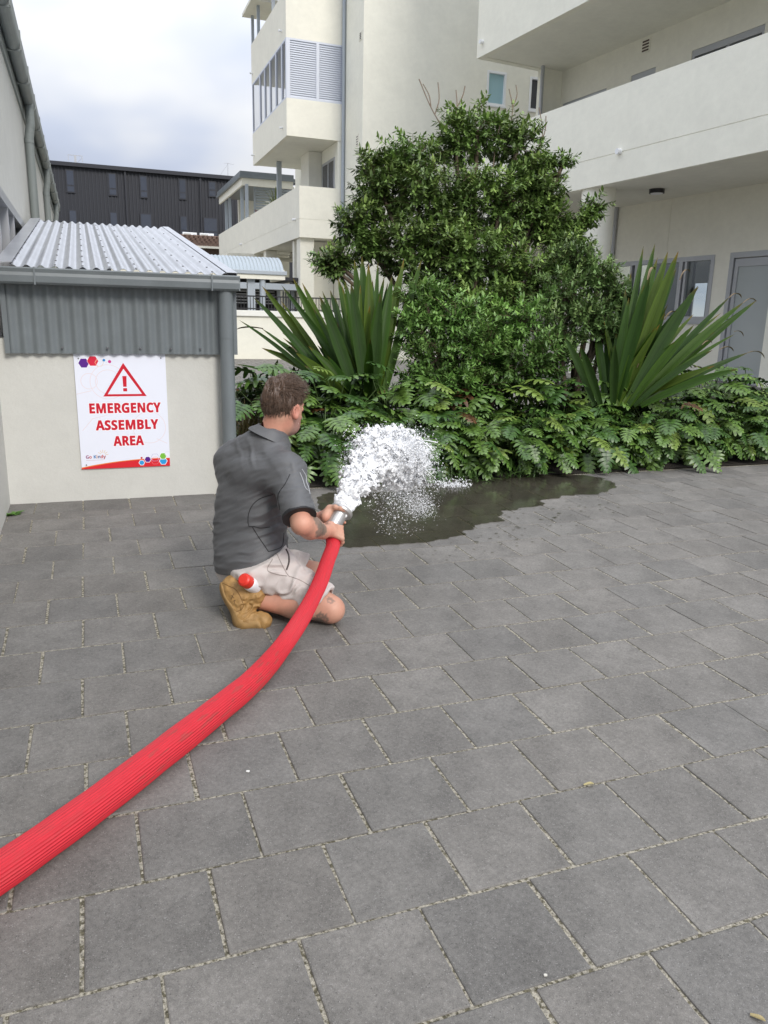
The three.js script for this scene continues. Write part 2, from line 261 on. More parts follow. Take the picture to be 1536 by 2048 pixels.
// ---------- the small shed
const GW = 0.155;
{
  const t = new Thing('shed', 'small rendered shed with silver corrugated roof and grey clad upper front', 'shed', V(0.2, gy(0.2, -5.6), -5.6));
  t.add('wall', [B(-0.56, 0.93, 0, 1.25, -9.9, -5.6)], M.shedWall);
  const clad = t.add('cladding', corrugated(V(-0.475, 1.157, -5.566), V(1.452, 0, 0), V(0, 0.52, 0), V(0, 0, 1), 0.0775, 0.0085), M.greyMetal, { uv: true });
  for (const x of [0.955, -0.50]) t.add('corner_trim', B(x, x + 0.03, 1.157, 1.68, -5.6, -5.55), M.greyMetal);
  t.add('side_cladding', [B(0.93, 0.962, 1.2, 1.72, -9.9, -5.6)], M.greyMetal);
  const slope = V(0, 0.738, -4.46), nrm = V(0, 4.46, 0.738).normalize();
  t.add('roof', corrugated(V(-0.43, 1.692, -5.47), V(1.39, 0, 0), slope, nrm, 0.0818, 0.0115, 0.0018, 10), M.zinc);
  t.add('flashing', [profileAlong([[-0.07, 0.012], [0.03, 0.022], [0.03, 0.026], [-0.07, 0.018]], V(-0.44, 1.692, -5.47), V(-0.44, 2.43, -9.93), V(1, 0, 0), nrm), profileAlong([[-0.05, 0.016], [0.02, 0.016], [0.02, -0.06], [0.017, -0.06], [0.017, 0.013], [-0.05, 0.013]], V(0.96, 1.692, -5.47), V(0.96, 2.43, -9.93), V(1, 0, 0), nrm)], M.zinc);
  t.add('ridge_capping', B(-0.46, 0.975, 2.41, 2.428, -9.99, -9.935), M.navy);
  const gp = [[0, 0], [0.105, 0.0], [0.118, 0.012], [0.122, 0.05], [0.118, 0.07], [0.125, 0.092], [0.12, 0.1], [0.112, 0.098], [0.108, 0.07], [0.11, 0.05], [0.106, 0.014], [0.008, 0.008], [0.008, 0.1], [0, 0.1]];
  t.add('gutter', profileAlong(gp, V(-0.62, 1.587, -5.56), V(0.99, 1.587, -5.56), V(0, 0, 1), V(0, 1, 0)), M.greyMetal);
  t.add('gutter_end', B(0.985, 0.994, 1.588, 1.686, -5.56, -5.44), M.greyMetal); for (const x of [-0.29, 0.8]) t.add('gutter_joint', B(x, x + 0.01, 1.583, 1.69, -5.558, -5.431), M.greyMetal);
  t.add('downpipe', [cyl(V(0.905, 0.14, -5.515), V(0.905, 1.60, -5.515), 0.05, 0.05, 24), cyl(V(0.905, 1.27, -5.515), V(0.905, 1.275, -5.515), 0.052, 0.052, 24)], M.greyMetal, { uv: false });
  const sc = []; for (const x of [-0.16, 0.12, 0.33, 0.53, 0.73]) sc.push(cyl(V(x, 1.195, -5.56), V(x, 1.195, -5.545), 0.008, 0.005, 8));
  const zs = [-5.5, -5.75, -6.1, -6.5, -6.95, -7.5, -8.1, -8.8, -9.5];
  for (const x of [-0.4, -0.15, 0.01, 0.175, 0.34, 0.5, 0.665, 0.83]) for (let i = 0; i < zs.length; i++) { const xx = Math.round((x + 0.43) / 0.0818) * 0.0818 - 0.43 + 0.0204, k = (-5.47 - zs[i]) / 4.46, p = V(xx, 1.692 + 0.738 * k + 0.011, zs[i]); sc.push(cyl(p, p.clone().addScaledVector(nrm, 0.006), 0.0075, 0.006, 8)); }
  t.add('screws', sc, M.screw, { kind: 'stuff' });
  t.add('eaves_infill', B(-0.43, 0.95, 1.6, 1.687, -5.555, -5.535), M.greyMetal);
  t.add('eaves', [B(-0.5, 0.93, 1.25, 1.66, -5.6, -5.59)], M.greyMetal);
}
// the assembly sign
{
  const W = 0.59, Hh = 0.785, t = new Thing('sign', 'white emergency assembly area sign with red lettering screwed to the shed wall', 'sign', V(0.198, 0.375, -5.596));
  const cv = document.createElement('canvas'); cv.width = 1024; cv.height = 1362; const c = cv.getContext('2d');
  const red = '#d0142c'; c.fillStyle = '#eef1fb'; c.fillRect(0, 0, 1024, 1362);
  c.strokeStyle = '#eddfe2'; c.lineWidth = 6; for (const [x, y, r] of [[360, 330, 200], [360, 330, 140], [800, 880, 190], [150, 320, 90]]) { c.beginPath(); c.arc(x, y, r, 0, 7); c.stroke(); }
  c.beginPath(); c.moveTo(40, 900); c.lineTo(160, 760); c.lineTo(330, 720); c.moveTo(880, 1020); c.lineTo(1000, 1080); c.moveTo(0, 470); c.lineTo(170, 430); c.stroke();
  const hex = (x, y, r, fill, line, lw = 6) => { c.beginPath(); for (let i = 0; i < 6; i++) c[i ? 'lineTo' : 'moveTo'](x + r * Math.cos(i * Math.PI / 3), y + r * Math.sin(i * Math.PI / 3)); c.closePath(); if (fill) { c.fillStyle = fill; c.fill(); } if (line) { c.strokeStyle = line; c.lineWidth = lw; c.stroke(); } };
  const dot = (x, y, r, f) => { c.beginPath(); c.arc(x, y, r, 0, 7); c.fillStyle = f; c.fill(); };
  hex(105, 112, 60, '#5b1c8c', '#fff', 3); hex(205, 88, 64, '#dd2040', '#fff', 3); hex(275, 106, 48, null, '#e9d9c8', 4); c.strokeStyle = '#ff8a3c'; c.lineWidth = 4; c.beginPath(); c.moveTo(255, 66); c.lineTo(230, 108); c.lineTo(255, 150); c.stroke();
  dot(328, 78, 15, '#1d86cf'); dot(352, 100, 6, '#d8d8e6'); dot(390, 94, 18, '#cf2f8e');
  c.fillStyle = red; c.beginPath(); c.moveTo(540, 108); c.lineTo(788, 500); c.lineTo(296, 500); c.closePath(); c.fill();
  c.fillStyle = '#eef1fb'; c.beginPath(); c.moveTo(540, 176); c.lineTo(736, 474); c.lineTo(346, 474); c.closePath(); c.fill();
  c.fillStyle = red; c.beginPath(); c.moveTo(522, 262); c.lineTo(570, 262); c.lineTo(564, 388); c.lineTo(526, 388); c.closePath(); c.fill(); c.fillRect(524, 404, 44, 38);
  c.textAlign = 'center'; c.textBaseline = 'alphabetic';
  const word = (s, x, y, w, h) => { c.font = 'bold 100px sans-serif'; const k = w / c.measureText(s).width; c.save(); c.translate(x, y); c.scale(k, h / 72); c.lineJoin = 'round'; c.strokeStyle = '#fff'; c.lineWidth = 13; c.strokeText(s, 0, 0); c.strokeStyle = red; c.lineWidth = 5; c.strokeText(s, 0, 0); c.fillStyle = red; c.fillText(s, 0, 0); c.restore(); };
  word('EMERGENCY', 532, 694, 820, 112); word('ASSEMBLY', 548, 896, 712, 112); word('AREA', 552, 1090, 345, 112);
  c.fillStyle = '#f0863c'; c.beginPath(); c.moveTo(0, 1340); c.quadraticCurveTo(500, 1246, 1024, 1262); c.lineTo(1024, 1272); c.quadraticCurveTo(500, 1262, 0, 1356); c.closePath(); c.fill();
  c.fillStyle = '#de2430'; c.beginPath(); c.moveTo(0, 1352); c.quadraticCurveTo(500, 1256, 1024, 1268); c.lineTo(1024, 1362); c.lineTo(0, 1362); c.closePath(); c.fill();
  hex(690, 1310, 34, '#33a0e0', '#fff'); dot(690, 1250, 12, '#c02040'); hex(762, 1272, 40, '#5b1c8c', '#fff'); hex(850, 1252, 50, null, '#b9b4d8', 4); hex(850, 1290, 50, null, '#ff8f96', 4); hex(945, 1300, 48, '#2d9fe0', '#fff'); hex(945, 1238, 44, '#7fc241', '#fff'); hex(1000, 1215, 34, null, '#e0e0ea', 4);
  c.textAlign = 'left'; c.font = 'bold 56px sans-serif'; let x = 52; for (const [ch, col] of [['G', '#8b2a6b'], ['o', '#c4392b'], [' ', ''], ['K', '#2a6fb0'], ['i', '#d07a2a'], ['n', '#2a4f8c'], ['d', '#c4392b'], ['y', '#a4303c']]) { if (ch !== ' ') { c.fillStyle = col; c.fillText(ch, x, 1236); } x += ch === ' ' ? 18 : c.measureText(ch).width * 0.92; }
  c.strokeStyle = '#e8c9a0'; c.lineWidth = 6; for (let i = 0; i < 6; i++) { const a = -2.6 + i * 0.5; c.beginPath(); c.moveTo(250 + 26 * Math.cos(a), 1196 + 26 * Math.sin(a)); c.lineTo(250 + 62 * Math.cos(a), 1196 + 62 * Math.sin(a)); c.stroke(); }
  c.fillStyle = '#c9a7b0'; c.fillRect(56, 1254, 190, 4);
  const tx = new THREE.CanvasTexture(cv); tx.colorSpace = THREE.SRGBColorSpace;
  t.add('board', B(0.198 - W / 2, 0.198 + W / 2, 0.375, 0.375 + Hh, -5.5975, -5.5915), mat(S(0.85, 0.86, 0.88), { roughness: 0.4 }));
  const pg = new THREE.PlaneGeometry(W - 0.002, Hh - 0.002).translate(0.198, 0.375 + Hh / 2, -5.5895);
  t.add('print', pg, mat(S(0.95, 0.95, 0.97), { map: tx, roughness: 0.35 }), { uv: false });
  for (const [a, b] of [[-0.265, 0.75], [0.265, 0.755], [-0.262, 0.03]]) t.add('screw', cyl(V(0.198 + a, 0.375 + b, -5.59), V(0.198 + a, 0.375 + b, -5.585), 0.005, 0.004, 8), M.screw);
}

// ---------- building on the left edge, whose wall runs away from the camera
{
  const t = new Thing('building', 'pale rendered building at the left edge with grey gutter and downpipes', 'building', V(-0.56, 0, -12)), X = -0.56;
  t.add('wall', wallX(X - 0.2, X, -0.2, 3.82, -21.2, 1.2, [[-10.3, -5.9, 1.19, 2.33]]), M.shedWall);
  t.add('wall', [B(-6, X - 0.2, -0.2, 3.82, -21.2, -21.0)], M.shedWall);
  t.add('roof', profileAlong([[0, 0], [0.14, 0], [-5.5, 1.7], [-5.5, 1.5]], V(X, 3.93, 1.2), V(X, 3.93, -21.3), V(1, 0, 0), V(0, 1, 0)), M.greenGrey);
  t.add('fascia', B(X, X + 0.02, 3.7, 3.93, -21.2, 1.2), M.greenGrey);
  const gp = []; for (let i = 0; i <= 8; i++) { const a = Math.PI + i / 8 * Math.PI / 1.1; gp.push([0.06 + 0.062 * Math.cos(a), 0.07 + 0.075 * Math.sin(a)]); } gp.push([0.125, 0.16], [0.118, 0.16]); for (let i = 8; i >= 0; i--) { const a = Math.PI + i / 8 * Math.PI / 1.1; gp.push([0.06 + 0.055 * Math.cos(a), 0.07 + 0.068 * Math.sin(a)]); } 
  const g = t.add('gutter', profileAlong(gp, V(X + 0.02, 3.82, 1.2), V(X + 0.02, 3.82, -21.3), V(1, 0, 0), V(0, 1, 0)), M.greenGrey);
  const br = []; for (let z = -6.5; z > -21; z -= 1.15) br.push(B(X + 0.015, X + 0.15, 3.81, 3.825, z - 0.012, z + 0.012), B(X + 0.142, X + 0.152, 3.82, 3.99, z - 0.02, z + 0.02));
  for (const q of br) t.add('gutter_bracket', q, M.greenGrey, { parent: g });
  for (const z of [-10.9, -15.3, -19.8]) t.add('downpipe', [cyl(V(X + 0.055, 0.4, z), V(X + 0.055, 3.45, z), 0.05), cyl(V(X + 0.055, 3.44, z), V(X + 0.085, 3.62, z), 0.052), cyl(V(X + 0.085, 3.61, z), V(X + 0.085, 3.85, z), 0.05), cyl(V(X + 0.055, 3.40, z), V(X + 0.055, 3.45, z), 0.055)], M.greenGrey, { uv: false });
  const w = t.add('window', [B(X - 0.12, X + 0.02, 2.25, 2.33, -10.3, -5.9), B(X - 0.12, X + 0.04, 1.15, 1.22, -10.32, -5.88), ...[-10.26, -9.1, -8.0, -7.4, -6.6, -5.94].map((z) => B(X - 0.1, X + 0.012, 1.22, 2.25, z - 0.035, z + 0.035))], M.alu);
  t.add('pane', B(X - 0.07, X - 0.06, 1.22, 2.25, -10.3, -5.9), M.dullGlass, { parent: w });
}
// ---------- dark clad building far behind
{
  const Z = -48, t = new Thing('building', 'long dark metal-clad building with narrow windows far behind the shed', 'building', V(4, 0, Z));
  const nav = M.navy, wins = [[-0.5, 7.95, 0.34, 1.06], [1.66, 7.95, 0.34, 1.06], [3.32, 7.95, 0.32, 1.06], [5.44, 8.02, 0.32, 1.0], [7.1, 8.28, 0.34, 0.74], [-0.48, 6.0, 0.32, 0.97], [1.63, 6.0, 0.32, 1.0], [3.25, 6.0, 0.54, 1.03], [5.43, 6.0, 0.33, 1.03], [6.75, 6.0, 0.72, 1.04]];
  t.add('wall', B(-9, 12, 0, 9.3, Z - 10, Z), nav);
  const ribs = []; for (let x = -8.9; x < 12; x += 0.19) ribs.push(B(x, x + 0.05, 1, 9.2, Z, Z + 0.05));
  t.add('cladding_ribs', ribs, mat(S(0.018, 0.021, 0.03), { roughness: 0.5 }), { kind: 'stuff' });
  t.add('roof', [B(-9.3, 12.2, 9.3, 9.42, Z - 10.2, Z + 0.25)], M.navy); t.add('gutter', B(-9.3, 12.2, 9.22, 9.32, Z + 0.12, Z + 0.26), M.navy);
  for (const x of [2.52, 6.6]) t.add('downpipe', B(x - 0.05, x + 0.05, 2, 9.25, Z + 0.06, Z + 0.16), nav);
  for (const [x, y, w, h] of wins) { const f = t.add('window', [B(x - 0.06, x + w + 0.06, y - 0.06, y + h + 0.06, Z + 0.045, Z + 0.09)], nav); t.add('pane', [B(x, x + w, y + 0.34, y + h, Z + 0.09, Z + 0.1), B(x, x + w, y, y + 0.27, Z + 0.09, Z + 0.1)], mat(S(0.05, 0.058, 0.078), { roughness: 0.1 }), { parent: f }); }
  const am = M.alu;
  const a1 = new Thing('antenna', 'thin framed aerial on the dark roof near the left gutter', 'antenna', V(0, 9.42, Z)); a1.add('mast', B(-0.06, 0.06, 9.42, 9.82, Z - 0.05, Z + 0.05), am); a1.add('element', [B(-0.36, 0.36, 9.8, 9.83, Z - 0.015, Z + 0.015), B(-0.37, -0.34, 9.5, 9.81, Z - 0.015, Z + 0.015), B(0.34, 0.37, 9.5, 9.81, Z - 0.015, Z + 0.015), cyl(V(0.35, 9.75, Z), V(0.1, 9.45, Z), 0.01, 0.01, 5)], am);
  const a2 = new Thing('antenna', 'thin television aerial on the dark roof beside the pavilion', 'antenna', V(8.2, 9.42, Z)); a2.add('mast', cyl(V(8.2, 9.42, Z), V(8.22, 10.15, Z), 0.018, 0.014, 6), am); a2.add('element', [cyl(V(8.0, 10.12, Z), V(8.55, 10.1, Z), 0.012, 0.012, 5), cyl(V(8.2, 10.05, Z), V(7.75, 9.45, Z), 0.008, 0.008, 5)], am);
  // white cooling units and the tiled roof below them
  for (const [x, lab] of [[5.47, 'left'], [6.44, 'right']]) { const ac = new Thing('air_conditioner', `white air conditioning box on the dark wall, ${lab} one of the two`, 'air conditioner', V(x + 0.4, 5.91, -47.75), { group: 'air conditioning boxes above the tiled roof' }); ac.add('case', B(x, x + 0.8, 5.91, 6.19, -47.94, -47.6, 0.02), M.white); ac.add('grille', B(x + 0.06, x + 0.46, 5.96, 6.12, -47.6, -47.59), mat(S(0.4, 0.41, 0.38))); ac.add('fan', cyl(V(x + 0.65, 6.05, -47.61), V(x + 0.65, 6.05, -47.585), 0.08, 0.08, 14), mat(S(0.6, 0.64, 0.68))); }
  const h = new Thing('house', 'low house with brown tiled hip roof below the dark building', 'house', V(6, 0, -43));
  h.add('wall', B(3.5, 9.5, 0, 4.95, -47, -42.4), M.brick);
  for (let r = 0; r < 9; r++) for (let c = 0; c < 15; c++) { const y = 5.02 + r * 0.085, z = -42.1 - r * 0.28, x = 4.7 + c * 0.24 + (r % 2) * 0.05; if (x > 8.2) continue; h.add('roof_tile', [B(x, x + 0.13, y, y + 0.045, z - 0.3, z), B(x + 0.13, x + 0.235, y, y + 0.02, z - 0.3, z)], M.tile); }
  h.add('roof', [profileAlong([[0, 0], [2.8, 0.8], [2.8, 0.7], [0, -0.1]], V(3.2, 5.0, -42.1), V(9.4, 5.0, -42.1), V(0, 0, -1), V(0, 1, 0))], M.tile); h.add('gutter', B(3.4, 9.4, 4.9, 5.0, -42.08, -41.96), M.tan);
}

// ---------- apartment block in the middle
{
  const t = new Thing('apartment_building', 'cream apartment block in the middle with a white shuttered balcony box', 'apartment building', V(9, 0.6, -24));
  const G0 = 0.3;
  // main block standing forward on the right, with two windows
  t.add('wall', [...wallSheet('z', -22.53, -22.33, G0, 15, 7.62, 18, [[11.46, 12.1, 7.72, 8.64], [12.9, 13.3, 7.72, 8.64]]), B(7.62, 7.82, G0, 15, -30, -22.53), B(7.82, 18, G0, 15, -30.2, -30)], M.cream);
  for (const [a, b] of [[11.46, 12.1], [12.9, 13.3]]) {
    const w = t.add('window', [B(a, a + 0.06, 7.72, 8.64, -22.44, -22.31), B(b - 0.06, b, 7.72, 8.64, -22.44, -22.31), B(a + 0.06, b - 0.06, 8.58, 8.64, -22.44, -22.31), B(a + 0.06, b - 0.06, 7.72, 7.78, -22.44, -22.31), B(a - 0.03, b + 0.03, 7.68, 7.72, -22.44, -22.29)], M.white);
    t.add('pane', B(a + 0.06, b - 0.06, 7.78, 8.58, -22.42, -22.40), a < 12 ? M.blind : M.dullGlass, { parent: w });
  }
  for (const [y0, y1, z] of [[8.98, 9.19, -22.56], [6.32, 6.62, -22.75]]) { const v = t.add('vent', B(7.605, 7.62, y0, y1, z - 0.13, z + 0.13), M.tan); for (let k = 0; k < 4; k++) t.add('vent_slat', B(7.598, 7.606, y0 + 0.03 + k * (y1 - y0 - 0.04) / 4, y0 + 0.05 + k * (y1 - y0 - 0.04) / 4, z - 0.06, z + 0.06), M.dark, { parent: v }); }
  // lowest balcony
  const px = 6.22, parapet = t.add('balcony_parapet', [B(px, 7.62, 3.87, 4.395, -24.15, -24), B(px, 7.62, 4.403, 5.33, -24.15, -24), B(px + 0.01, 7.62, 4.39, 4.41, -24.14, -24.01), B(px, px + 0.15, 3.87, 4.395, -39.4, -24.15), B(px, px + 0.15, 4.403, 5.33, -39.4, -24.15), B(px + 0.01, px + 0.14, 4.39, 4.41, -39.4, -24.15)], M.tan);
  t.add('balcony_soffit', B(px + 0.15, 7.62, 3.89, 4.15, -39.4, -24.15), M.soffit);
  for (const z of [-24.5, -33.5]) t.add('drain_spout', cyl(V(px + 0.02, 4.42, z), V(px - 0.1, 4.42, z), 0.035), M.white, { uv: false });
  t.add('column', [B(6.28, 6.72, G0, 3.88, -24.6, -24.16, 0.01)], M.tan); t.add('column', [B(6.3, 6.72, G0, 3.88, -29.6, -29.2, 0.01)], M.tan);
  t.add('wall', [B(5.2, 7.62, G0, 3.87, -31.2, -31)], M.tan); t.add('ceiling_light', cyl(V(7.2, 3.89, -27.6), V(7.2, 3.79, -27.6), 0.2, 0.2, 18), M.blackMetal, { uv: false });
  t.add('ceiling_duct', [B(6.7, 7.5, 3.55, 3.68, -29.9, -29.6, 0.03), B(7.35, 7.5, 3.62, 3.87, -29.88, -29.62, 0.03)], M.tan);
  // first-floor recess: boxed column, window
  t.add('boxed_column', B(7.0, 7.6, 4.15, 6.67, -26.8, -25.8), M.soffit); t.add('wall', B(7.42, 7.62, 4.15, 6.67, -25.75, -24.02), M.cream);
  { const w = t.add('window', [B(7.405, 7.44, 6.2, 6.28, -25.7, -24.3), B(7.405, 7.44, 4.9, 6.2, -25.7, -25.6), B(7.405, 7.44, 4.9, 6.2, -25.05, -24.95), B(7.405, 7.44, 4.9, 6.2, -24.4, -24.3)], M.alu); t.add('pane', B(7.41, 7.43, 4.9, 6.2, -25.6, -24.4), M.dullGlass, { parent: w }); }
  t.add('post', [B(6.45, 6.6, 4.2, 6.67, -28.0, -27.85)], M.paleMetal);
  // shuttered box above
  const ux = 5.85, u1 = 7.6, uz = -24, ue = -29;
  for (const [y0, y1] of [[6.67, 7.68], [9.25, 10.47]]) {
    t.add('balcony_parapet', [B(ux, u1, y0, y1, uz - 0.15, uz), B(ux, ux + 0.15, y0, y1, ue, uz - 0.15)], M.tan);
    t.add('balcony_soffit', B(ux + 0.15, u1, y0 + 0.01, y0 + 0.25, ue, uz - 0.15), M.soffit);
    for (const z of [-24.5, -28.8]) t.add('drain_spout', cyl(V(ux + 0.02, y0 + 0.3, z), V(ux - 0.1, y0 + 0.3, z), 0.03), M.white, { uv: false });
  }
  t.add('wall', [B(7.2, 7.6, 6.92, 14, -29, -24.6)], M.cream);
  const y0 = 7.68, y1 = 9.25, NS = 25, slat = (L, alongX) => { const g = alongX ? B(0, L, -0.004, 0.004, -0.036, 0.036) : B(-0.036, 0.036, -0.004, 0.004, 0, L); return alongX ? g.rotateX(1.08) : g.rotateZ(0.95); };
  const panel = (a, b, alongX) => {
    const fr = alongX ? [B(a, a + 0.045, y0, y1, uz - 0.06, uz), B(b - 0.045, b, y0, y1, uz - 0.06, uz), B(a + 0.045, b - 0.045, y1 - 0.05, y1, uz - 0.06, uz), B(a + 0.045, b - 0.045, y0, y0 + 0.05, uz - 0.06, uz)] : [B(ux, ux + 0.06, y0, y1, a, a + 0.045), B(ux, ux + 0.06, y0, y1, b - 0.045, b), B(ux, ux + 0.06, y1 - 0.05, y1, a + 0.045, b - 0.045), B(ux, ux + 0.06, y0, y0 + 0.05, a + 0.045, b - 0.045)];
    const p = t.add('shutter', fr, M.shutter);
    for (let k = 0; k < NS; k++) { const y = y0 + 0.08 + (y1 - y0 - 0.16) * k / (NS - 1), s = slat(b - a - 0.09, alongX); s.translate(alongX ? a + 0.045 : ux + 0.03, y, alongX ? uz - 0.03 : a + 0.045); t.add('slat', s, M.shutter, { parent: p }); }
  };
  panel(5.92, 6.79, true); panel(6.79, 7.6, true);
  const zz = [-28.95, -27.72, -26.97, -26.19, -25.37, -24.6, -24.07]; for (let i = 0; i < 6; i++) panel(zz[i], zz[i + 1], false);
  t.add('corner_post', B(ux, ux + 0.07, y0, y1, uz - 0.07, uz), M.shutter);
  // top terrace
  const rf = t.add('terrace_roof', [B(5.5, 7.6, 12.2, 12.35, -29.6, -23.7)], M.greyMetal); for (const z of [-28.95, -28, -25.8]) t.add('post', B(5.86, 5.95, 10.47, 12.2, z - 0.045, z + 0.045), M.paleMetal);
  t.add('ceiling', B(5.6, 7.6, 11.35, 11.45, -29.2, -27.6), M.tan);
  t.add('window', [B(6.7, 7.6, 10.3, 11.9, -24.8, -24.75)], M.dullGlass);
  t.add('downpipe', [cyl(V(7.56, 3.9, -23.93), V(7.56, 14, -23.93), 0.05)], M.paleMetal, { uv: false });
  // roofed terrace on the lowest balcony, further back
  const pv = t.add('terrace_roof', [B(6.2, 8.42, 7.06, 7.24, -39.4, -33.4), B(6.16, 8.5, 6.98, 7.08, -39.5, -33.3)], M.greyMetal);
  t.add('fascia', [B(6.26, 8.4, 6.7, 6.98, -33.5, -33.42), B(6.26, 6.34, 6.7, 6.98, -39.3, -33.5)], M.tan);
  for (const z of [-38.5, -37.5, -34.5, -33.45]) t.add('post', B(6.4, 6.52, 5.3, 6.75, z - 0.06, z + 0.06), M.paleMetal);
  const lat = t.add('screen', [B(6.95, 7.03, 5.0, 6.95, -34.5, -34.42), B(8.6, 8.68, 5.0, 6.95, -34.5, -34.42)], M.paleMetal); for (let k = 0; k < 16; k++) t.add('slat', B(7.03, 8.6, 5.2 + k * 0.11, 5.28 + k * 0.11, -34.49, -34.46), M.paleMetal, { parent: lat });
  t.add('wall', [B(7.2, 9, 4.15, 7, -39.6, -39.4)], M.tan);
}
{
  const t = new Thing('building', 'far white block glimpsed between the balconies above the pavilion roof', 'building', V(10, 0, -60)); t.add('wall', B(6, 18, 0, 10.6, -64, -58), M.cream); t.add('parapet', B(5.9, 18.1, 10.6, 10.75, -64.1, -57.9), M.tan);
}
// plants in the balcony corner
function spiky(name, label, base, n, len, w, m, seed, spread = 1.1, droop = 0.6) {
  const r = rng(seed), t = new Thing(name, label, 'plant', base), gs = [];
  for (let i = 0; i < n; i++) { const a = r() * 6.28, e = spread * (0.25 + 0.75 * r()), L = len * (0.6 + 0.4 * r()); gs.push(blade(base, V(Math.cos(a) * Math.sin(e), Math.cos(e), Math.sin(a) * Math.sin(e)), L, w, droop * (0.5 + r()), r() * 0.2)); }
  return [t, gs, m];
}
function blade(b, dir, L, w, droop, fold = 0.25, tipW = 0.02, segs = 7) {   // a tapering folded leaf that bends under its weight
  const P = [], I = [], C = b.clone(), d = dir.clone().normalize(); let side = d.clone().cross(V(0, 1, 0)); if (side.length() < 0.05) side.set(1, 0, 0); side.normalize();
  for (let i = 0; i <= segs; i++) {
    const s = i / segs, ww = w * (s < 0.55 ? lerp(0.6, 1, s / 0.55) : Math.max(tipW, Math.sqrt(Math.max(0, 1 - Math.pow((s - 0.55) / 0.45, 1.7))))), nrm = side.clone().cross(d).normalize();
    for (const k of [-1, 0, 1]) { const p = C.clone().addScaledVector(side, k * ww / 2).addScaledVector(nrm, Math.abs(k) * ww * fold); P.push(p.x, p.y, p.z); }
    if (i < segs) { const o = i * 3; I.push(o, o + 3, o + 1, o + 1, o + 3, o + 4, o + 1, o + 4, o + 2, o + 2, o + 4, o + 5); }
    C.addScaledVector(d, L / segs); d.y -= droop / segs * (0.4 + 1.2 * s); d.normalize();
  }
  const g = new THREE.BufferGeometry(); g.setAttribute('position', new THREE.Float32BufferAttribute(P, 3)); g.setIndex(I);
  const uv = []; for (let i = 0; i <= segs; i++) uv.push(0, i / segs, 0.5, i / segs, 1, i / segs); g.setAttribute('uv', new THREE.Float32BufferAttribute(uv, 2)); g.computeVertexNormals(); return g;
}
const leafMat = (r, g, b, o = {}) => new THREE.MeshStandardMaterial({ color: S(r, g, b), roughness: 0.4, side: THREE.DoubleSide, map: leafTex, ...o });
{
  const pot = new Thing('potted_plant', 'pale spiky potted plant on the balcony beside the slatted screen', 'plant', V(6.9, 5.33, -29.6));
  pot.add('pot', cyl(V(6.75, 5.0, -29.6), V(6.75, 5.42, -29.6), 0.14, 0.18), M.brick, { uv: false });
  const r = rng(5); for (let i = 0; i < 34; i++) { const a = r() * 6.28, e = 0.2 + 1.1 * r(); pot.add('leaf', blade(V(6.75, 5.42, -29.6), V(Math.cos(a) * Math.sin(e), Math.cos(e), Math.sin(a) * Math.sin(e)), 0.75, 0.035, 0.9), leafMat(0.32, 0.34, 0.17), { uv: false }); }
  const red = new Thing('potted_plant', 'small red leaved plant on the balcony below the slatted screen', 'plant', V(6.5, 5.3, -32));
  for (let i = 0; i < 16; i++) { const a = r() * 6.28, e = 0.2 + 1.1 * r(); red.add('leaf', blade(V(6.5, 5.2, -31.5), V(Math.cos(a) * Math.sin(e), Math.cos(e), Math.sin(a) * Math.sin(e)), 0.4, 0.06, 0.9), leafMat(0.22, 0.05, 0.04), { uv: false }); }
}
// ---------- low white wall with its railing, the covered walk behind it
{
  const t = new Thing('low_wall', 'low white rendered wall with a pale coping behind the sword-leaved plant', 'wall', V(6, 0.5, -18.6));
  t.add('wall', B(0.9, 8.6, 0.2, 1.48, -18.8, -18.5), M.cream); t.add('coping', B(0.85, 8.65, 1.48, 1.612, -18.85, -18.45, 0.008), mat(S(0.86, 0.86, 0.82), { map: rep(stuccoTex, 0.6) }));
  const r = new Thing('railing', 'black metal railing of thin bars along the low white wall', 'railing', V(4, 1.612, -18.7));
  r.add('rail', [B(2.0, 6.2, 1.925, 1.955, -18.72, -18.69), B(2.0, 6.2, 1.645, 1.67, -18.715, -18.695)], M.blackMetal);
  for (let x = 2.04; x < 6.2; x += 0.073) r.add(Math.round((x - 2.04) / 0.073) % 12 === 0 ? 'post' : 'bar', B(x - 0.007, x + 0.007, 1.612, 1.925, -18.712, -18.698), M.blackMetal);
}
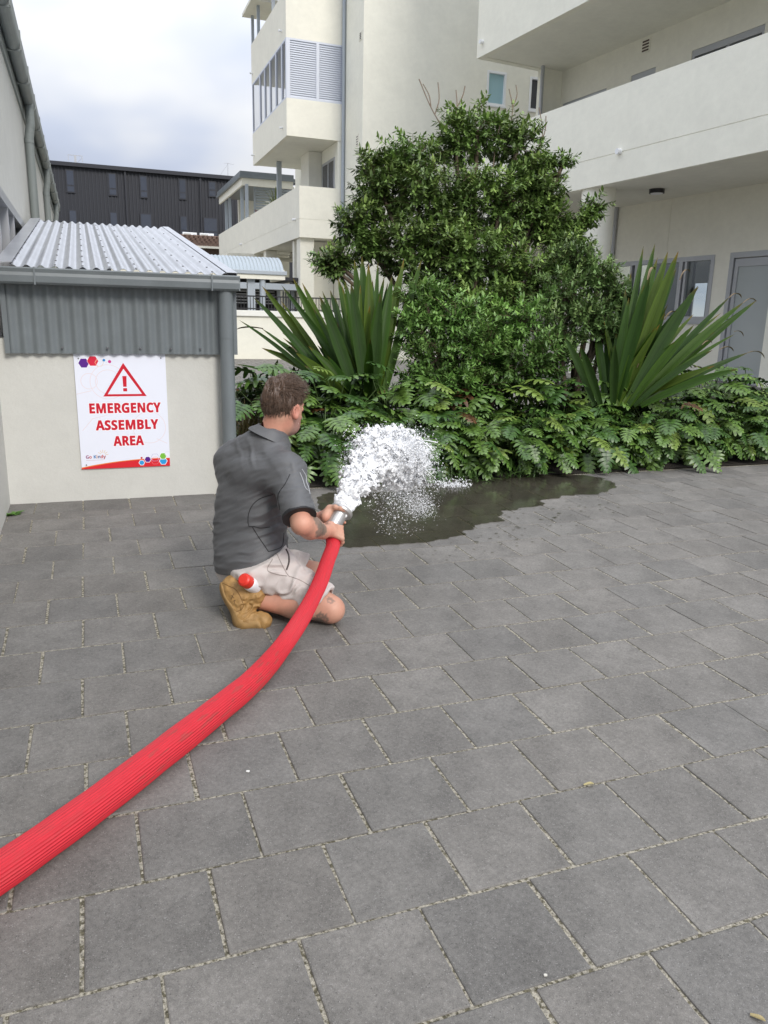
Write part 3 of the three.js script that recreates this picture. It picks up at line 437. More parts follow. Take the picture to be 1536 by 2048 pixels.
{
  const t = new Thing('covered_walkway', 'curved pale corrugated walkway roof on grey posts behind the low wall', 'covered walkway', V(3.5, 0.5, -19.8)), zc = -20.0, x0 = 0.6, x1 = 4.6, nu = 220;
  t.add('roof', sheet(nu, 14, (u, v) => { const a = lerp(-0.95, 0.95, v), rr = 0.9 + 0.009 * Math.sin(u * (x1 - x0) / 0.09 * 6.283); return [V(lerp(x0, x1, u), 2.42 + rr * Math.cos(a) - 0.42 + 0.02, zc + rr * Math.sin(a)), V(-0.5 * Math.cos(u * (x1 - x0) / 0.09 * 6.283), Math.cos(a), Math.sin(a)).normalize()]; }, 0.003), mat(S(0.36, 0.41, 0.45), { roughness: 0.4, metalness: 0.2 }));
  t.add('gutter', [B(x0, 4.66, 2.47, 2.56, -19.28, -19.2, 0.01)], M.paleMetal); t.add('fascia', [B(x0, 4.62, 2.36, 2.47, -19.3, -19.24), B(4.56, 4.62, 2.36, 2.6, -20.7, -19.3)], M.tan);
  t.add('post', B(3.72, 3.9, 0.5, 2.4, -19.5, -19.36), M.paleMetal); t.add('post', cyl(V(4.08, 0.5, -19.35), V(4.08, 2.45, -19.35), 0.075), M.paleMetal, { uv: false });
  const e = new Thing('entry', 'dark sheltered entrance with grey frame behind the covered walk', 'entrance', V(4.4, 0.5, -24));
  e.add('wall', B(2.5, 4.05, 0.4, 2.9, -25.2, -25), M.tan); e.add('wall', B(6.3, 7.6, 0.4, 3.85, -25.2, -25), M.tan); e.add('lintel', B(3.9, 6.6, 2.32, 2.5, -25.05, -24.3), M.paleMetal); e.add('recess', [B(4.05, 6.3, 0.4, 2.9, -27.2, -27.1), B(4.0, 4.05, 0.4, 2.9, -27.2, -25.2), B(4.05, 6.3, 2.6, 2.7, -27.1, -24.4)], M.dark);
  for (const x of [4.1, 5.75, 6.2]) e.add('post', B(x - 0.05, x + 0.05, 0.4, 2.32, -24.9, -24.8), M.paleMetal);
  for (let k = 0; k < 7; k++) e.add('louvre', B(5.9 + k * 0.08, 5.94 + k * 0.08, 0.5, 2.3, -24.95, -24.9), M.greyMetal);
  e.add('louvre', [0, 1, 2, 3, 4].map((k) => B(4.15, 5.7, 1.9 + k * 0.09, 1.93 + k * 0.09, -25.3, -25.2)), M.alu);
  const s = new Thing('shrub', 'small yellow-green shrub beside the shed gutter behind the railing', 'shrub', V(3.35, 0.6, -20)), r = rng(9); const gs = []; for (let i = 0; i < 90; i++) { const a = r() * 6.28, e2 = 0.1 + 1.3 * r(); gs.push(blade(V(3.1 + 0.25 * r(), 1.5 + 0.75 * r(), -20.6 + 0.3 * r()), V(Math.cos(a) * Math.sin(e2), Math.cos(e2), Math.sin(a) * Math.sin(e2)), 0.35, 0.045, 0.8)); } s.add('foliage', gs, leafMat(0.2, 0.27, 0.05), { uv: false, kind: 'stuff' });
}

// ---------- building on the right, its long side turned six degrees
{
  const TURN = 6 * Math.PI / 180, t = new Thing('apartment_building', 'pale apartment block on the right with deep balconies over a ground floor', 'apartment building', V(14.19, 0.3, -12), { turn: TURN });
  const X = 14.19, XP = 11.65;
  t.add('wall', [...wallX(X, X + 0.2, -0.1, 4.6, -18.1, -13.815, [[-15.9, -13.815, 1.56, 2.98]]), ...wallX(X, X + 0.2, -0.1, 4.6, -13.807, -2, [[-13.807, -12.42, 1.56, 2.98], [-12.02, -10.6, -0.1, 2.99]]), B(X + 0.01, X + 0.19, 2.98, 4.6, -13.82, -13.80)], M.tan);
  t.add('pier', B(X - 0.3, X - 0.001, -0.1, 4.284, -10.72, -8), M.cream);
  t.add('wall', [B(X - 0.64, X + 0.2, 0, 7.95, -18.3, -18.1)], M.cream);
  // window band with a room behind it
  const w = t.add('window', [B(X - 0.012, X + 0.12, 2.88, 2.98, -15.9, -12.42), B(X - 0.012, X + 0.12, 1.56, 1.68, -15.9, -12.42), B(X - 0.03, X + 0.1, 1.52, 1.56, -15.9, -12.4), ...[-15.86, -14.72, -13.34, -12.46].map((z) => B(X - 0.012, X + 0.12, 1.68, 2.88, z - 0.05, z + 0.05)), ...[-14.9, -13.2].map((z) => B(X - 0.008, X + 0.1, 1.68, 2.88, z - 0.03, z + 0.03))], M.alu);
  t.add('pane', [B(X + 0.05, X + 0.056, 1.68, 2.88, -15.81, -14.77), B(X + 0.05, X + 0.056, 1.68, 2.88, -14.67, -13.39), B(X + 0.05, X + 0.056, 1.68, 2.88, -13.29, -12.51)], M.glass, { parent: w });
  t.add('room', [B(X + 0.25, X + 7, 4.2, 4.28, -18, -10), B(X + 0.25, X + 7, 0.15, 0.25, -18, -10), ...wallX(X + 7, X + 7.2, 0.25, 4.2, -26, -10, [[-17.8, -16.4, 0.9, 2.9], [-16.0, -14.6, 0.9, 2.9], [-14.2, -12.8, 0.9, 2.9], [-19.4, -18.1, 0.9, 2.9]]), B(X + 0.25, X + 7, 0.25, 4.2, -10.1, -10)], M.interior);
  t.add('curtain', [B(X + 1.2, X + 1.26, 1.3, 2.9, -13.6, -13.2), B(X + 2.2, X + 2.3, 0.3, 3.2, -15.2, -15.0)], M.interiorPale);
  // frosted door
  const d = t.add('door_frame', [B(X - 0.01, X + 0.12, -0.1, 2.99, -12.02, -11.92), B(X - 0.01, X + 0.12, 2.88, 2.99, -11.92, -10.6)], M.alu);
  const dl = t.add('door', [B(X + 0.02, X + 0.08, 0.2, 2.86, -11.9, -11.81), B(X + 0.02, X + 0.08, 2.7, 2.86, -11.81, -10.7), B(X + 0.02, X + 0.08, 0.28, 0.46, -11.81, -10.7)], M.alu);
  t.add('pane', B(X + 0.045, X + 0.055, 0.46, 2.7, -11.81, -10.6), M.frosted, { parent: dl });
  t.add('threshold', B(X - 0.05, X + 0.1, 0.2, 0.31, -12.0, -10.6), M.alu);
  // balcony of the first floor
  t.add('balcony_parapet', [B(XP, XP + 0.18, 4.27, 4.815, -18.1, 0), B(XP, XP + 0.18, 4.827, 6.07, -18.1, 0, 0.006), B(XP + 0.012, XP + 0.17, 4.8, 4.84, -18.1, 0), B(XP + 0.18, X, 4.6, 6.07, -18.1, -17.95)], M.cream);
  t.add('balcony_soffit', [B(XP + 0.18, X, 4.285, 4.6, -18.1, 0), B(XP + 0.06, XP + 0.18, 4.262, 4.275, -18.1, 0)], M.soffit);
  for (const z of [-12.85, -6.2]) t.add('drain_spout', cyl(V(XP + 0.01, 4.83, z), V(XP - 0.09, 4.83, z), 0.055), M.white, { uv: false });
  t.add('column', cyl(V(12.06, 0, -13.85), V(12.06, 4.29, -13.85), 0.36, 0.36, 40), M.cream);
  t.add('column', cyl(V(12.06, 0, -17.6), V(12.06, 4.29, -17.6), 0.36, 0.36, 40), M.cream);
  t.add('column', cyl(V(12.06, 0, -7), V(12.06, 4.29, -7), 0.36, 0.36, 40), M.cream);
  const lamp = t.add('ceiling_light', cyl(V(13.01, 4.29, -13.12), V(13.01, 4.2, -13.12), 0.16, 0.16, 28), M.blackMetal, { uv: false }); t.add('diffuser', cyl(V(13.01, 4.2, -13.12), V(13.01, 4.19, -13.12), 0.13, 0.12, 28), M.white, { parent: lamp, uv: false });
  t.add('wall_pipe', [cyl(V(X - 0.05, 0.3, -15.55), V(X - 0.05, 4.28, -15.55), 0.05)], M.alu, { uv: false });
  // first-floor wall, its windows and vent
  t.add('wall', wallX(X, X + 0.2, 4.6, 7.95, -18.1, 0, [[-18.0, -16.33, 5.0, 7.15], [-15.5, -14.72, 5.0, 7.22], [-13.69, -11.87, 5.0, 7.27]]), M.tan);
  for (const [a, b, y] of [[-18.0, -16.33, 7.15], [-15.5, -14.72, 7.22], [-13.69, -11.87, 7.27]]) {
    const m = (a + b) / 2, w1 = t.add('window', [B(X + 0.02, X + 0.14, y - 0.13, y, a, b), B(X + 0.02, X + 0.14, 5.0, y - 0.13, a, a + 0.07), B(X + 0.02, X + 0.14, 5.0, y - 0.13, b - 0.07, b), B(X + 0.05, X + 0.14, 5.0, y - 0.13, m - 0.04, m + 0.04), B(X + 0.05, X + 0.09, y - 0.3, y - 0.2, a + 0.07, m - 0.04)], M.alu);
    t.add('pane', B(X + 0.1, X + 0.11, 5.0, y - 0.13, a + 0.07, b - 0.07), M.dullGlass, { parent: w1 });
  }
  const v = t.add('vent', B(X - 0.02, X, 7.6, 7.9, -15.22, -14.96), M.tan); for (let k = 0; k < 4; k++) t.add('vent_slat', B(X - 0.028, X - 0.018, 7.63 + k * 0.064, 7.665 + k * 0.064, -15.19, -14.99), M.brick, { parent: v });
  t.add('downpipe', cyl(V(13.47, 4.6, -18.0), V(13.47, 8.4, -18.0), 0.05), M.alu, { uv: false });
  // balcony above
  t.add('balcony_soffit', [B(XP + 0.18, X + 3, 7.95, 8.2, -18.17, 0)], M.soffit);
  t.add('balcony_parapet', [B(XP, XP + 0.18, 7.93, 10.2, -18.35, 0), B(XP + 0.18, X + 3, 7.93, 10.2, -18.35, -18.17)], M.cream);
  t.add('drain_spout', cyl(V(XP + 0.01, 8.24, -18.1), V(XP - 0.09, 8.24, -18.1), 0.05), M.white, { uv: false });
  t.add('wall', B(X, X + 0.2, 8.2, 14, -18.2, 0), M.tan); t.add('roof', B(XP - 0.3, X + 7, 13.9, 14.1, -18.5, 0), M.alu);
}

// ---------- garden bed
{
  const s = new THREE.Shape([[0.99, 5.63], [9.6, 5.63], [9.6, 8.6], [8.6, 9.6], [0.99, 9.6]].map(([x, z]) => new THREE.Vector2(x, z)));
  const g = new THREE.ShapeGeometry(s).rotateX(-Math.PI / 2), p = g.attributes.position; for (let i = 0; i < p.count; i++) p.setY(i, gy(p.getX(i), p.getZ(i)) + 0.006); g.computeVertexNormals();
  structure('garden_bed', 'dark soil bed of the planting beside the paving', g, M.soil);
}
// ---------- cut-leaved hedge plants: each leaf is lobed like a feather
function lobedLeaf(seed, L, nl) {
  const r = rng(seed), P = [], I = [], UV = [];
  const bend = 0.5 + 0.5 * r(), mid = (t) => V(0, L * (0.16 * t * 0 + 0.26 * Math.sin(t * bend * 2) * 0.5 - 0.16 * t * t * bend), L * t), push = (p, u, v) => { P.push(p.x, p.y, p.z); UV.push(u, v); return P.length / 3 - 1; };
  const web = 0.2;
  for (let i = 0; i < 8; i++) { const t0 = i / 8, t1 = (i + 1) / 8, w = (t) => L * web * (t < 0.12 ? 0.6 : 1) * (1 - 0.8 * t), a = mid(t0), b = mid(t1); const q = [push(a.clone().add(V(-w(t0), 0.018 * L, 0)), 0.3, t0), push(a, 0.5, t0), push(a.clone().add(V(w(t0), 0.018 * L, 0)), 0.7, t0), push(b.clone().add(V(-w(t1), 0.018 * L, 0)), 0.3, t1), push(b, 0.5, t1), push(b.clone().add(V(w(t1), 0.018 * L, 0)), 0.7, t1)]; I.push(q[0], q[3], q[1], q[1], q[3], q[4], q[1], q[4], q[2], q[2], q[4], q[5]); }
  for (const sd of [-1, 1]) for (let k = 0; k < nl; k++) {
    const t = 0.04 + 0.8 * k / (nl - 1), len = L * (0.56 - 0.13 * Math.abs(t - 0.3) * 2 - 0.26 * t) * (0.88 + 0.24 * r()), an = lerp(2.0, 0.42, Math.pow(t, 0.8)) + 0.12 * (r() - 0.5), w0 = L * 0.06, w1 = L * 0.078 * (0.85 + 0.3 * r()), dr = 0.2 + 0.3 * r();
    const c0 = mid(t + 0.02), D = V(sd * Math.sin(an), 0, Math.cos(an)), N = V(Math.cos(an) * -sd, 0, Math.sin(an)); let prev = null;
    for (let i = 0; i <= 3; i++) { const s = i / 3, w = [w0, w1, w1 * 0.95, w1 * 0.38][i], c = c0.clone().addScaledVector(D, len * s); c.z += len * 0.16 * s * s; c.y += len * (0.14 * s - dr * s * s) + 0.012 * L; const a = push(c.clone().addScaledVector(N, -w).add(V(0, w * 0.25, 0)), 0.5 + sd * s * 0.5, t), b = push(c.clone().addScaledVector(N, w).add(V(0, w * 0.25, 0)), 0.5 + sd * s * 0.5, t + 0.05); if (prev) I.push(prev[0], a, prev[1], prev[1], a, b); prev = [a, b]; }
  }
  const g = new THREE.BufferGeometry(); g.setAttribute('position', new THREE.Float32BufferAttribute(P, 3)); g.setAttribute('uv', new THREE.Float32BufferAttribute(UV, 2)); g.setIndex(I); g.computeVertexNormals(); return g;
}
{
  const forms = [1, 2, 3, 4, 5, 6].map((k) => lobedLeaf(100 + k, 1, 5 + k % 2)), mats = [[0.1, 0.18, 0.034], [0.075, 0.15, 0.03], [0.125, 0.21, 0.042], [0.062, 0.13, 0.03], [0.15, 0.24, 0.055], [0.21, 0.28, 0.065]].map((c) => leafMat(...c, { roughness: 0.38 }));
  const brown = leafMat(0.16, 0.07, 0.035), stem = mat(S(0.07, 0.12, 0.03), { roughness: 0.6 }), r = rng(61);
  const spots = []; // x, z, scale
  for (let x = 1.75; x < 8.8; x += 0.42) spots.push([x + 0.14 * (r() - 0.5), -5.93 - 0.1 * r(), 0.72 + 0.22 * r(), 0]);
  for (let x = 1.55; x < 9.2; x += 0.45) spots.push([x + 0.2 * (r() - 0.5), -6.45 - 0.2 * r(), 1.08 + 0.25 * r(), 1]);
  for (let x = 1.9; x < 9.6; x += 0.6) spots.push([x + 0.2 * (r() - 0.5), -7.0 - 0.25 * r(), 1.15 + 0.25 * r(), 2]);
  for (const [x, z, sc, row] of spots) {
    const y = gy(x, z), lab = row === 0 ? 'glossy cut-leaved foliage plant in the front row along the paving edge' : row === 1 ? 'cut-leaved foliage plant in the middle row of the low hedge' : 'tall cut-leaved foliage plant at the back of the hedge beneath the shrubs';
    const t = new Thing('hedge_plant', lab, 'plant', V(x, y, z), { group: lab.replace('plant', 'plants') }), stems = [], n = row === 2 ? 30 : 54;
    for (let i = 0; i < n; i++) {
      const inner = Math.pow(r(), 0.8), a = r() < (row === 0 ? 0.62 : 0.5) ? Math.PI / 2 + (r() - 0.5) * 2.6 : r() * 6.28, el = lerp(1.38, -0.05, inner) + 0.2 * (r() - 0.5), st = sc * (0.3 + 0.24 * r()), H = V(Math.cos(a) * Math.cos(el), Math.sin(el), Math.sin(a) * Math.cos(el));
      const b = V(x + 0.05 * (r() - 0.5), y + 0.06, z + 0.05 * (r() - 0.5)), e = b.clone().addScaledVector(H, st).add(V(0, 0.09 * sc, 0));
      stems.push(tube([b, b.clone().lerp(e, 0.5).add(V(0, 0.05, 0)), e], 0.0055, 5, 4));
      const m = new THREE.Mesh(forms[r() * 6 | 0], r() < 0.005 ? brown : r() < 0.1 ? mats[5] : mats[r() * 5 | 0]); m.name = 'leaf'; m.castShadow = m.receiveShadow = true;
      const L = sc * (0.15 + 0.07 * r()), pitch = lerp(-0.1, 1.0, inner) + 0.5 * (r() - 0.5);
      m.position.copy(e).sub(t.base); m.scale.set(L * 1.08, L, L); m.rotation.order = 'YXZ'; m.rotation.set(pitch, Math.PI / 2 - a + 0.9 * (r() - 0.5), 0.9 * (r() - 0.5)); t.o.add(m);
    }
    t.add('stems', stems, stem, { uv: false });
  }
}
// ---------- shrubs: limbs, twigs and many small leaves in clumps
function shrub(name, label, base, blobs, opt) {
  const r = rng(opt.seed), t = new Thing(name, label, opt.category || 'shrub', base), limbs = [], mats = [], cols = [], col = new THREE.Color();
  const roots = []; for (let i = 0; i < 5; i++) roots.push(base.clone().add(V(0.16 * (r() - 0.5), 0, 0.16 * (r() - 0.5))));
  const q = new THREE.Quaternion(), up1 = V(0, 1, 0), tmp = new THREE.Matrix4();
  const twigs = [];
  for (const b of blobs) {
    const own = 0.78 + 0.5 * r(), c = b.c, root = roots[r() * 5 | 0], m1 = root.clone().lerp(c, 0.45).add(V(0.15 * (r() - 0.5), 0.22, 0.15 * (r() - 0.5)));
    limbs.push(tube([root, m1, c], 0.02 + 0.008 * r(), 10, 5));
    for (let k = 0; k < b.n * (opt.fill || 1.1); k++) {
      const d = V(r() * 2 - 1, r() * 2 - 1, r() * 2 - 1).normalize(), rad = Math.pow(r(), 0.42), lump = 0.86 + 0.26 * n3(d.x * 2 + c.x * 3, d.y * 2 + c.y, d.z * 2);
      const e = c.clone().add(V(d.x * b.r.x, d.y * b.r.y, d.z * b.r.z).multiplyScalar(rad * lump)); if (e.y < gy(e.x, e.z) + 0.12) continue;
      const dir = V(d.x * 0.9, d.y * 0.5 + opt.rise + 0.3 * (r() - 0.5), d.z * 0.9).add(V(r() - 0.5, r() - 0.5, r() - 0.5).multiplyScalar(0.7)).normalize(), L = opt.twig * (0.7 + 0.6 * r()), s0 = e.clone().addScaledVector(dir, -L * 0.55);
      if (r() < 0.3) limbs.push(cyl(c.clone().lerp(s0, 0.35), s0, 0.006, 0.003, 3, true));
      twigs.push(cyl(s0, e.clone().addScaledVector(dir, L * 0.35), 0.0028, 0.0012, 3, true));
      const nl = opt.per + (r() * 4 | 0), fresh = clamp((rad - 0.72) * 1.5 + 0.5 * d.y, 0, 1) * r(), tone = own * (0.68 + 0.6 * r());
      let side = dir.clone().cross(up1); if (side.length() < 0.1) side.set(1, 0, 0); side.normalize(); const nn = side.clone().cross(dir).normalize();
      for (let j = 0; j < nl; j++) {
        const f = j / nl, p = s0.clone().addScaledVector(dir, L * (0.15 + 0.8 * f)), an = j * 2.4 + r(), out = side.clone().multiplyScalar(Math.cos(an)).addScaledVector(nn, Math.sin(an));
        const ld = out.addScaledVector(dir, 0.55 + 0.5 * f).add(V(0, -opt.droop * (0.4 + 0.8 * r()), 0)).normalize(); let x = ld.clone().cross(V(0.3 * (r() - 0.5), 1, 0.3 * (r() - 0.5))); if (x.length() < 0.1) x.set(1, 0, 0); x.normalize(); const y = x.clone().cross(ld).normalize().negate();
        const len = opt.leaf * (0.65 + 0.6 * r()); tmp.makeBasis(x.multiplyScalar(len * 0.42), y.multiplyScalar(len * 0.42), ld.multiplyScalar(len)); tmp.setPosition(p); mats.push(tmp.clone());
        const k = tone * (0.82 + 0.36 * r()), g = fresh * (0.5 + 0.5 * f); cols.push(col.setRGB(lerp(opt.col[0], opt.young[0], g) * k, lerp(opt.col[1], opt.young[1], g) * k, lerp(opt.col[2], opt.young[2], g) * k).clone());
      }
    }
  }
  t.add('trunk', limbs, mat(S(0.1, 0.075, 0.05), { roughness: 0.9 }), { uv: false }); t.add('twigs', twigs, mat(S(0.13, 0.085, 0.05), { roughness: 0.9 }), { uv: false, kind: 'stuff' });
  const im = new THREE.InstancedMesh(leafGeo, new THREE.MeshStandardMaterial({ color: 0xffffff, roughness: opt.rough || 0.42, side: THREE.DoubleSide }), mats.length); im.name = 'foliage'; im.userData.kind = 'stuff'; im.castShadow = im.receiveShadow = true;
  const mv = new THREE.Matrix4().makeTranslation(-base.x, -base.y, -base.z); mats.forEach((m, i) => { im.setMatrixAt(i, m.premultiply(mv)); im.setColorAt(i, cols[i]); }); t.o.add(im); return t;
}
const leafGeo = (() => { const P = [], I = [], N = [[0, 0], [0.3, 0.22], [0.5, 0.5], [0.3, 0.8], [0.02, 1]]; for (const [w, z] of N) { const y = -0.22 * z * z; P.push(-w, y + 0.3 * w, z, 0, y, z, w, y + 0.3 * w, z); } for (let i = 0; i < 4; i++) { const o = i * 3; I.push(o, o + 1, o + 3, o + 1, o + 4, o + 3, o + 1, o + 2, o + 4, o + 2, o + 5, o + 4); } const g = new THREE.BufferGeometry(); g.setAttribute('position', new THREE.Float32BufferAttribute(P, 3)); g.setIndex(I); g.computeVertexNormals(); return g; })();
{
  const blob = (x, y, d, rx, ry, n, dz = 0.8) => { const k = d / FPX; return { c: at(x, y, d), r: V(rx * k, ry * k, (rx + ry) / 2 * k * dz), n }; };
  const main = [[955, 262, 8.6, 85, 70, 110], [1035, 290, 8.5, 62, 66, 75], [910, 290, 8.5, 45, 55, 40], [820, 330, 8.4, 92, 72, 130], [745, 330, 8.3, 42, 34, 34], [765, 390, 8.2, 75, 72, 110], [710, 450, 8.1, 52, 60, 60], [742, 490, 8.1, 62, 50, 60], [678, 528, 8.0, 42, 34, 34], [650, 520, 8.0, 30, 24, 16], [890, 410, 8.2, 120, 95, 210], [1000, 400, 8.3, 100, 85, 140], [845, 500, 8.0, 110, 75, 170], [960, 520, 7.95, 120, 85, 190], [1075, 440, 8.25, 75, 60, 90], [1100, 320, 8.4, 34, 18, 15], [1130, 318, 8.4, 18, 14, 8], [1110, 350, 8.4, 22, 16, 8], [1130, 460, 8.2, 55, 50, 50], [1085, 390, 8.2, 45, 45, 44], [1125, 500, 8.1, 50, 50, 60], [1060, 360, 8.3, 45, 60, 50], [1190, 412, 8.2, 28, 22, 16], [1172, 440, 8.2, 24, 24, 14], [860, 610, 7.8, 80, 60, 90], [980, 620, 7.8, 110, 70, 140], [1060, 560, 7.9, 90, 70, 110]].map((a) => blob(...a));
  const bs = at(935, 805, 8.1); bs.y = gy(bs.x, bs.z);
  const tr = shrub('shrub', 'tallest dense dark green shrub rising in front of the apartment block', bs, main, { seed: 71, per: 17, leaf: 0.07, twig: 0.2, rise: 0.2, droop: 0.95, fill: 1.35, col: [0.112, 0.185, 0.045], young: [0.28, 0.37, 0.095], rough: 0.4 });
  const bare = []; for (const pts of [[[888, 260], [862, 215], [838, 158]], [[870, 228], [878, 200], [876, 165]], [[862, 215], [858, 190], [846, 168]], [[905, 262], [914, 215], [912, 180]], [[914, 215], [926, 190], [930, 172]], [[1062, 330], [1085, 270], [1078, 215]], [[1075, 300], [1090, 262], [1092, 232]], [[1020, 260], [1025, 215], [1018, 178]], [[1025, 215], [1034, 190], [1032, 170]], [[1060, 480], [1082, 420], [1100, 372]], [[1040, 470], [1050, 400], [1060, 330]], [[1070, 470], [1074, 410], [1085, 350]], [[1015, 420], [1020, 350], [1035, 300]], [[985, 360], [990, 300], [1000, 250]]]) bare.push(tube(pts.map(([x, y]) => at(x, y, 8.45)), 0.0065, 8, 4));
  tr.add('bare_twigs', bare, mat(S(0.2, 0.15, 0.11), { roughness: 0.9 }), { uv: false });
  const low = [[850, 600, 7.4, 62, 55, 70], [835, 660, 7.3, 60, 55, 70], [910, 640, 7.35, 75, 65, 100], [870, 720, 7.2, 75, 55, 90], [960, 700, 7.2, 85, 65, 120], [1040, 650, 7.35, 70, 70, 100], [1030, 730, 7.15, 85, 50, 90], [930, 770, 7.1, 90, 40, 70], [830, 760, 7.1, 50, 40, 40], [1090, 720, 7.2, 60, 60, 60]].map((a) => blob(...a));
  const b2 = at(940, 810, 7.35); b2.y = gy(b2.x, b2.z);
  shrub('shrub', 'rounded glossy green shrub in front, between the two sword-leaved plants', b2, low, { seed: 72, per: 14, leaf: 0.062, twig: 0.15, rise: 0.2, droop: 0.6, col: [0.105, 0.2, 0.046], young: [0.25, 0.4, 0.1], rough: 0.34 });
  const right = [[1150, 520, 7.7, 62, 48, 90], [1195, 545, 7.6, 48, 45, 75], [1225, 585, 7.6, 44, 44, 64], [1130, 590, 7.6, 75, 55, 120], [1180, 630, 7.55, 65, 50, 90], [1215, 660, 7.5, 40, 36, 44], [1120, 660, 7.5, 60, 55, 90], [1255, 600, 7.6, 22, 24, 14], [1150, 710, 7.5, 50, 40, 26]].map((a) => blob(...a));
  const b3 = at(1150, 800, 7.6); b3.y = gy(b3.x, b3.z);
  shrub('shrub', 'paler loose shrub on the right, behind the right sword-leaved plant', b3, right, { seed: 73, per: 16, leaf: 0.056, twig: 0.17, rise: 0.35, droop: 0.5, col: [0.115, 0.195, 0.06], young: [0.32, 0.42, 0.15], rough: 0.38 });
  const small = [[565, 770, 7.6, 42, 26, 34], [520, 790, 7.4, 34, 22, 22], [625, 770, 7.7, 36, 24, 22], [545, 812, 7.3, 40, 24, 22], [485, 800, 7.2, 22, 26, 14]].map((a) => blob(...a));
  const b4 = at(560, 830, 7.4); b4.y = gy(b4.x, b4.z);
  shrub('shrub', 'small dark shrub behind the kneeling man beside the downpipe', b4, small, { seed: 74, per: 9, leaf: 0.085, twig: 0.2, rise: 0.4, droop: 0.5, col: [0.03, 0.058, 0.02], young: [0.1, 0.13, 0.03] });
}
// ---------- two big sword-leaved plants
function sword(base, tip, w, bow, face, tipBrown) {                     // a stiff channelled leaf from base to tip
  const segs = 12, P = [], C = [], I = [], UV = [], d = tip.clone().sub(base), L = d.length(); d.normalize();
  const side = d.clone().cross(face).normalize(), nrm = side.clone().cross(d).normalize(), sag = V(0, -1, 0).addScaledVector(d, d.y).multiplyScalar(bow * L);
  for (let i = 0; i <= segs; i++) {
    const s = i / segs, c = base.clone().addScaledVector(d, L * s).addScaledVector(sag, -4 * s * (1 - s) * 0.5), ww = w * (s < 0.6 ? lerp(0.55, 1, Math.sin(s / 0.6 * 1.57)) : Math.pow(Math.max(0, 1 - (s - 0.6) / 0.4), 0.62) * 0.985 + 0.015), fold = 0.18;
    for (const k of [-1, -0.5, 0, 0.5, 1]) { const p = c.clone().addScaledVector(side, k * ww / 2).addScaledVector(nrm, (Math.abs(k) - 0.5) * ww * fold); P.push(p.x, p.y, p.z); UV.push((k + 1) / 2, s * 4); const b = s > tipBrown ? sst(tipBrown, tipBrown + 0.03, s) : 0, e = Math.abs(k) === 1 ? 1.25 : 1; C.push(lerp(1 * e, 3.6, b), lerp(1 * e, 1.15, b), lerp(1, 1.3, b)); }
    if (i < segs) for (let k = 0; k < 4; k++) { const o = i * 5 + k; I.push(o, o + 5, o + 1, o + 1, o + 5, o + 6); }
  }
  const g = new THREE.BufferGeometry(); g.setAttribute('position', new THREE.Float32BufferAttribute(P, 3)); g.setAttribute('color', new THREE.Float32BufferAttribute(C, 3)); g.setAttribute('uv', new THREE.Float32BufferAttribute(UV, 2)); g.setIndex(I); g.computeVertexNormals(); return g;
}
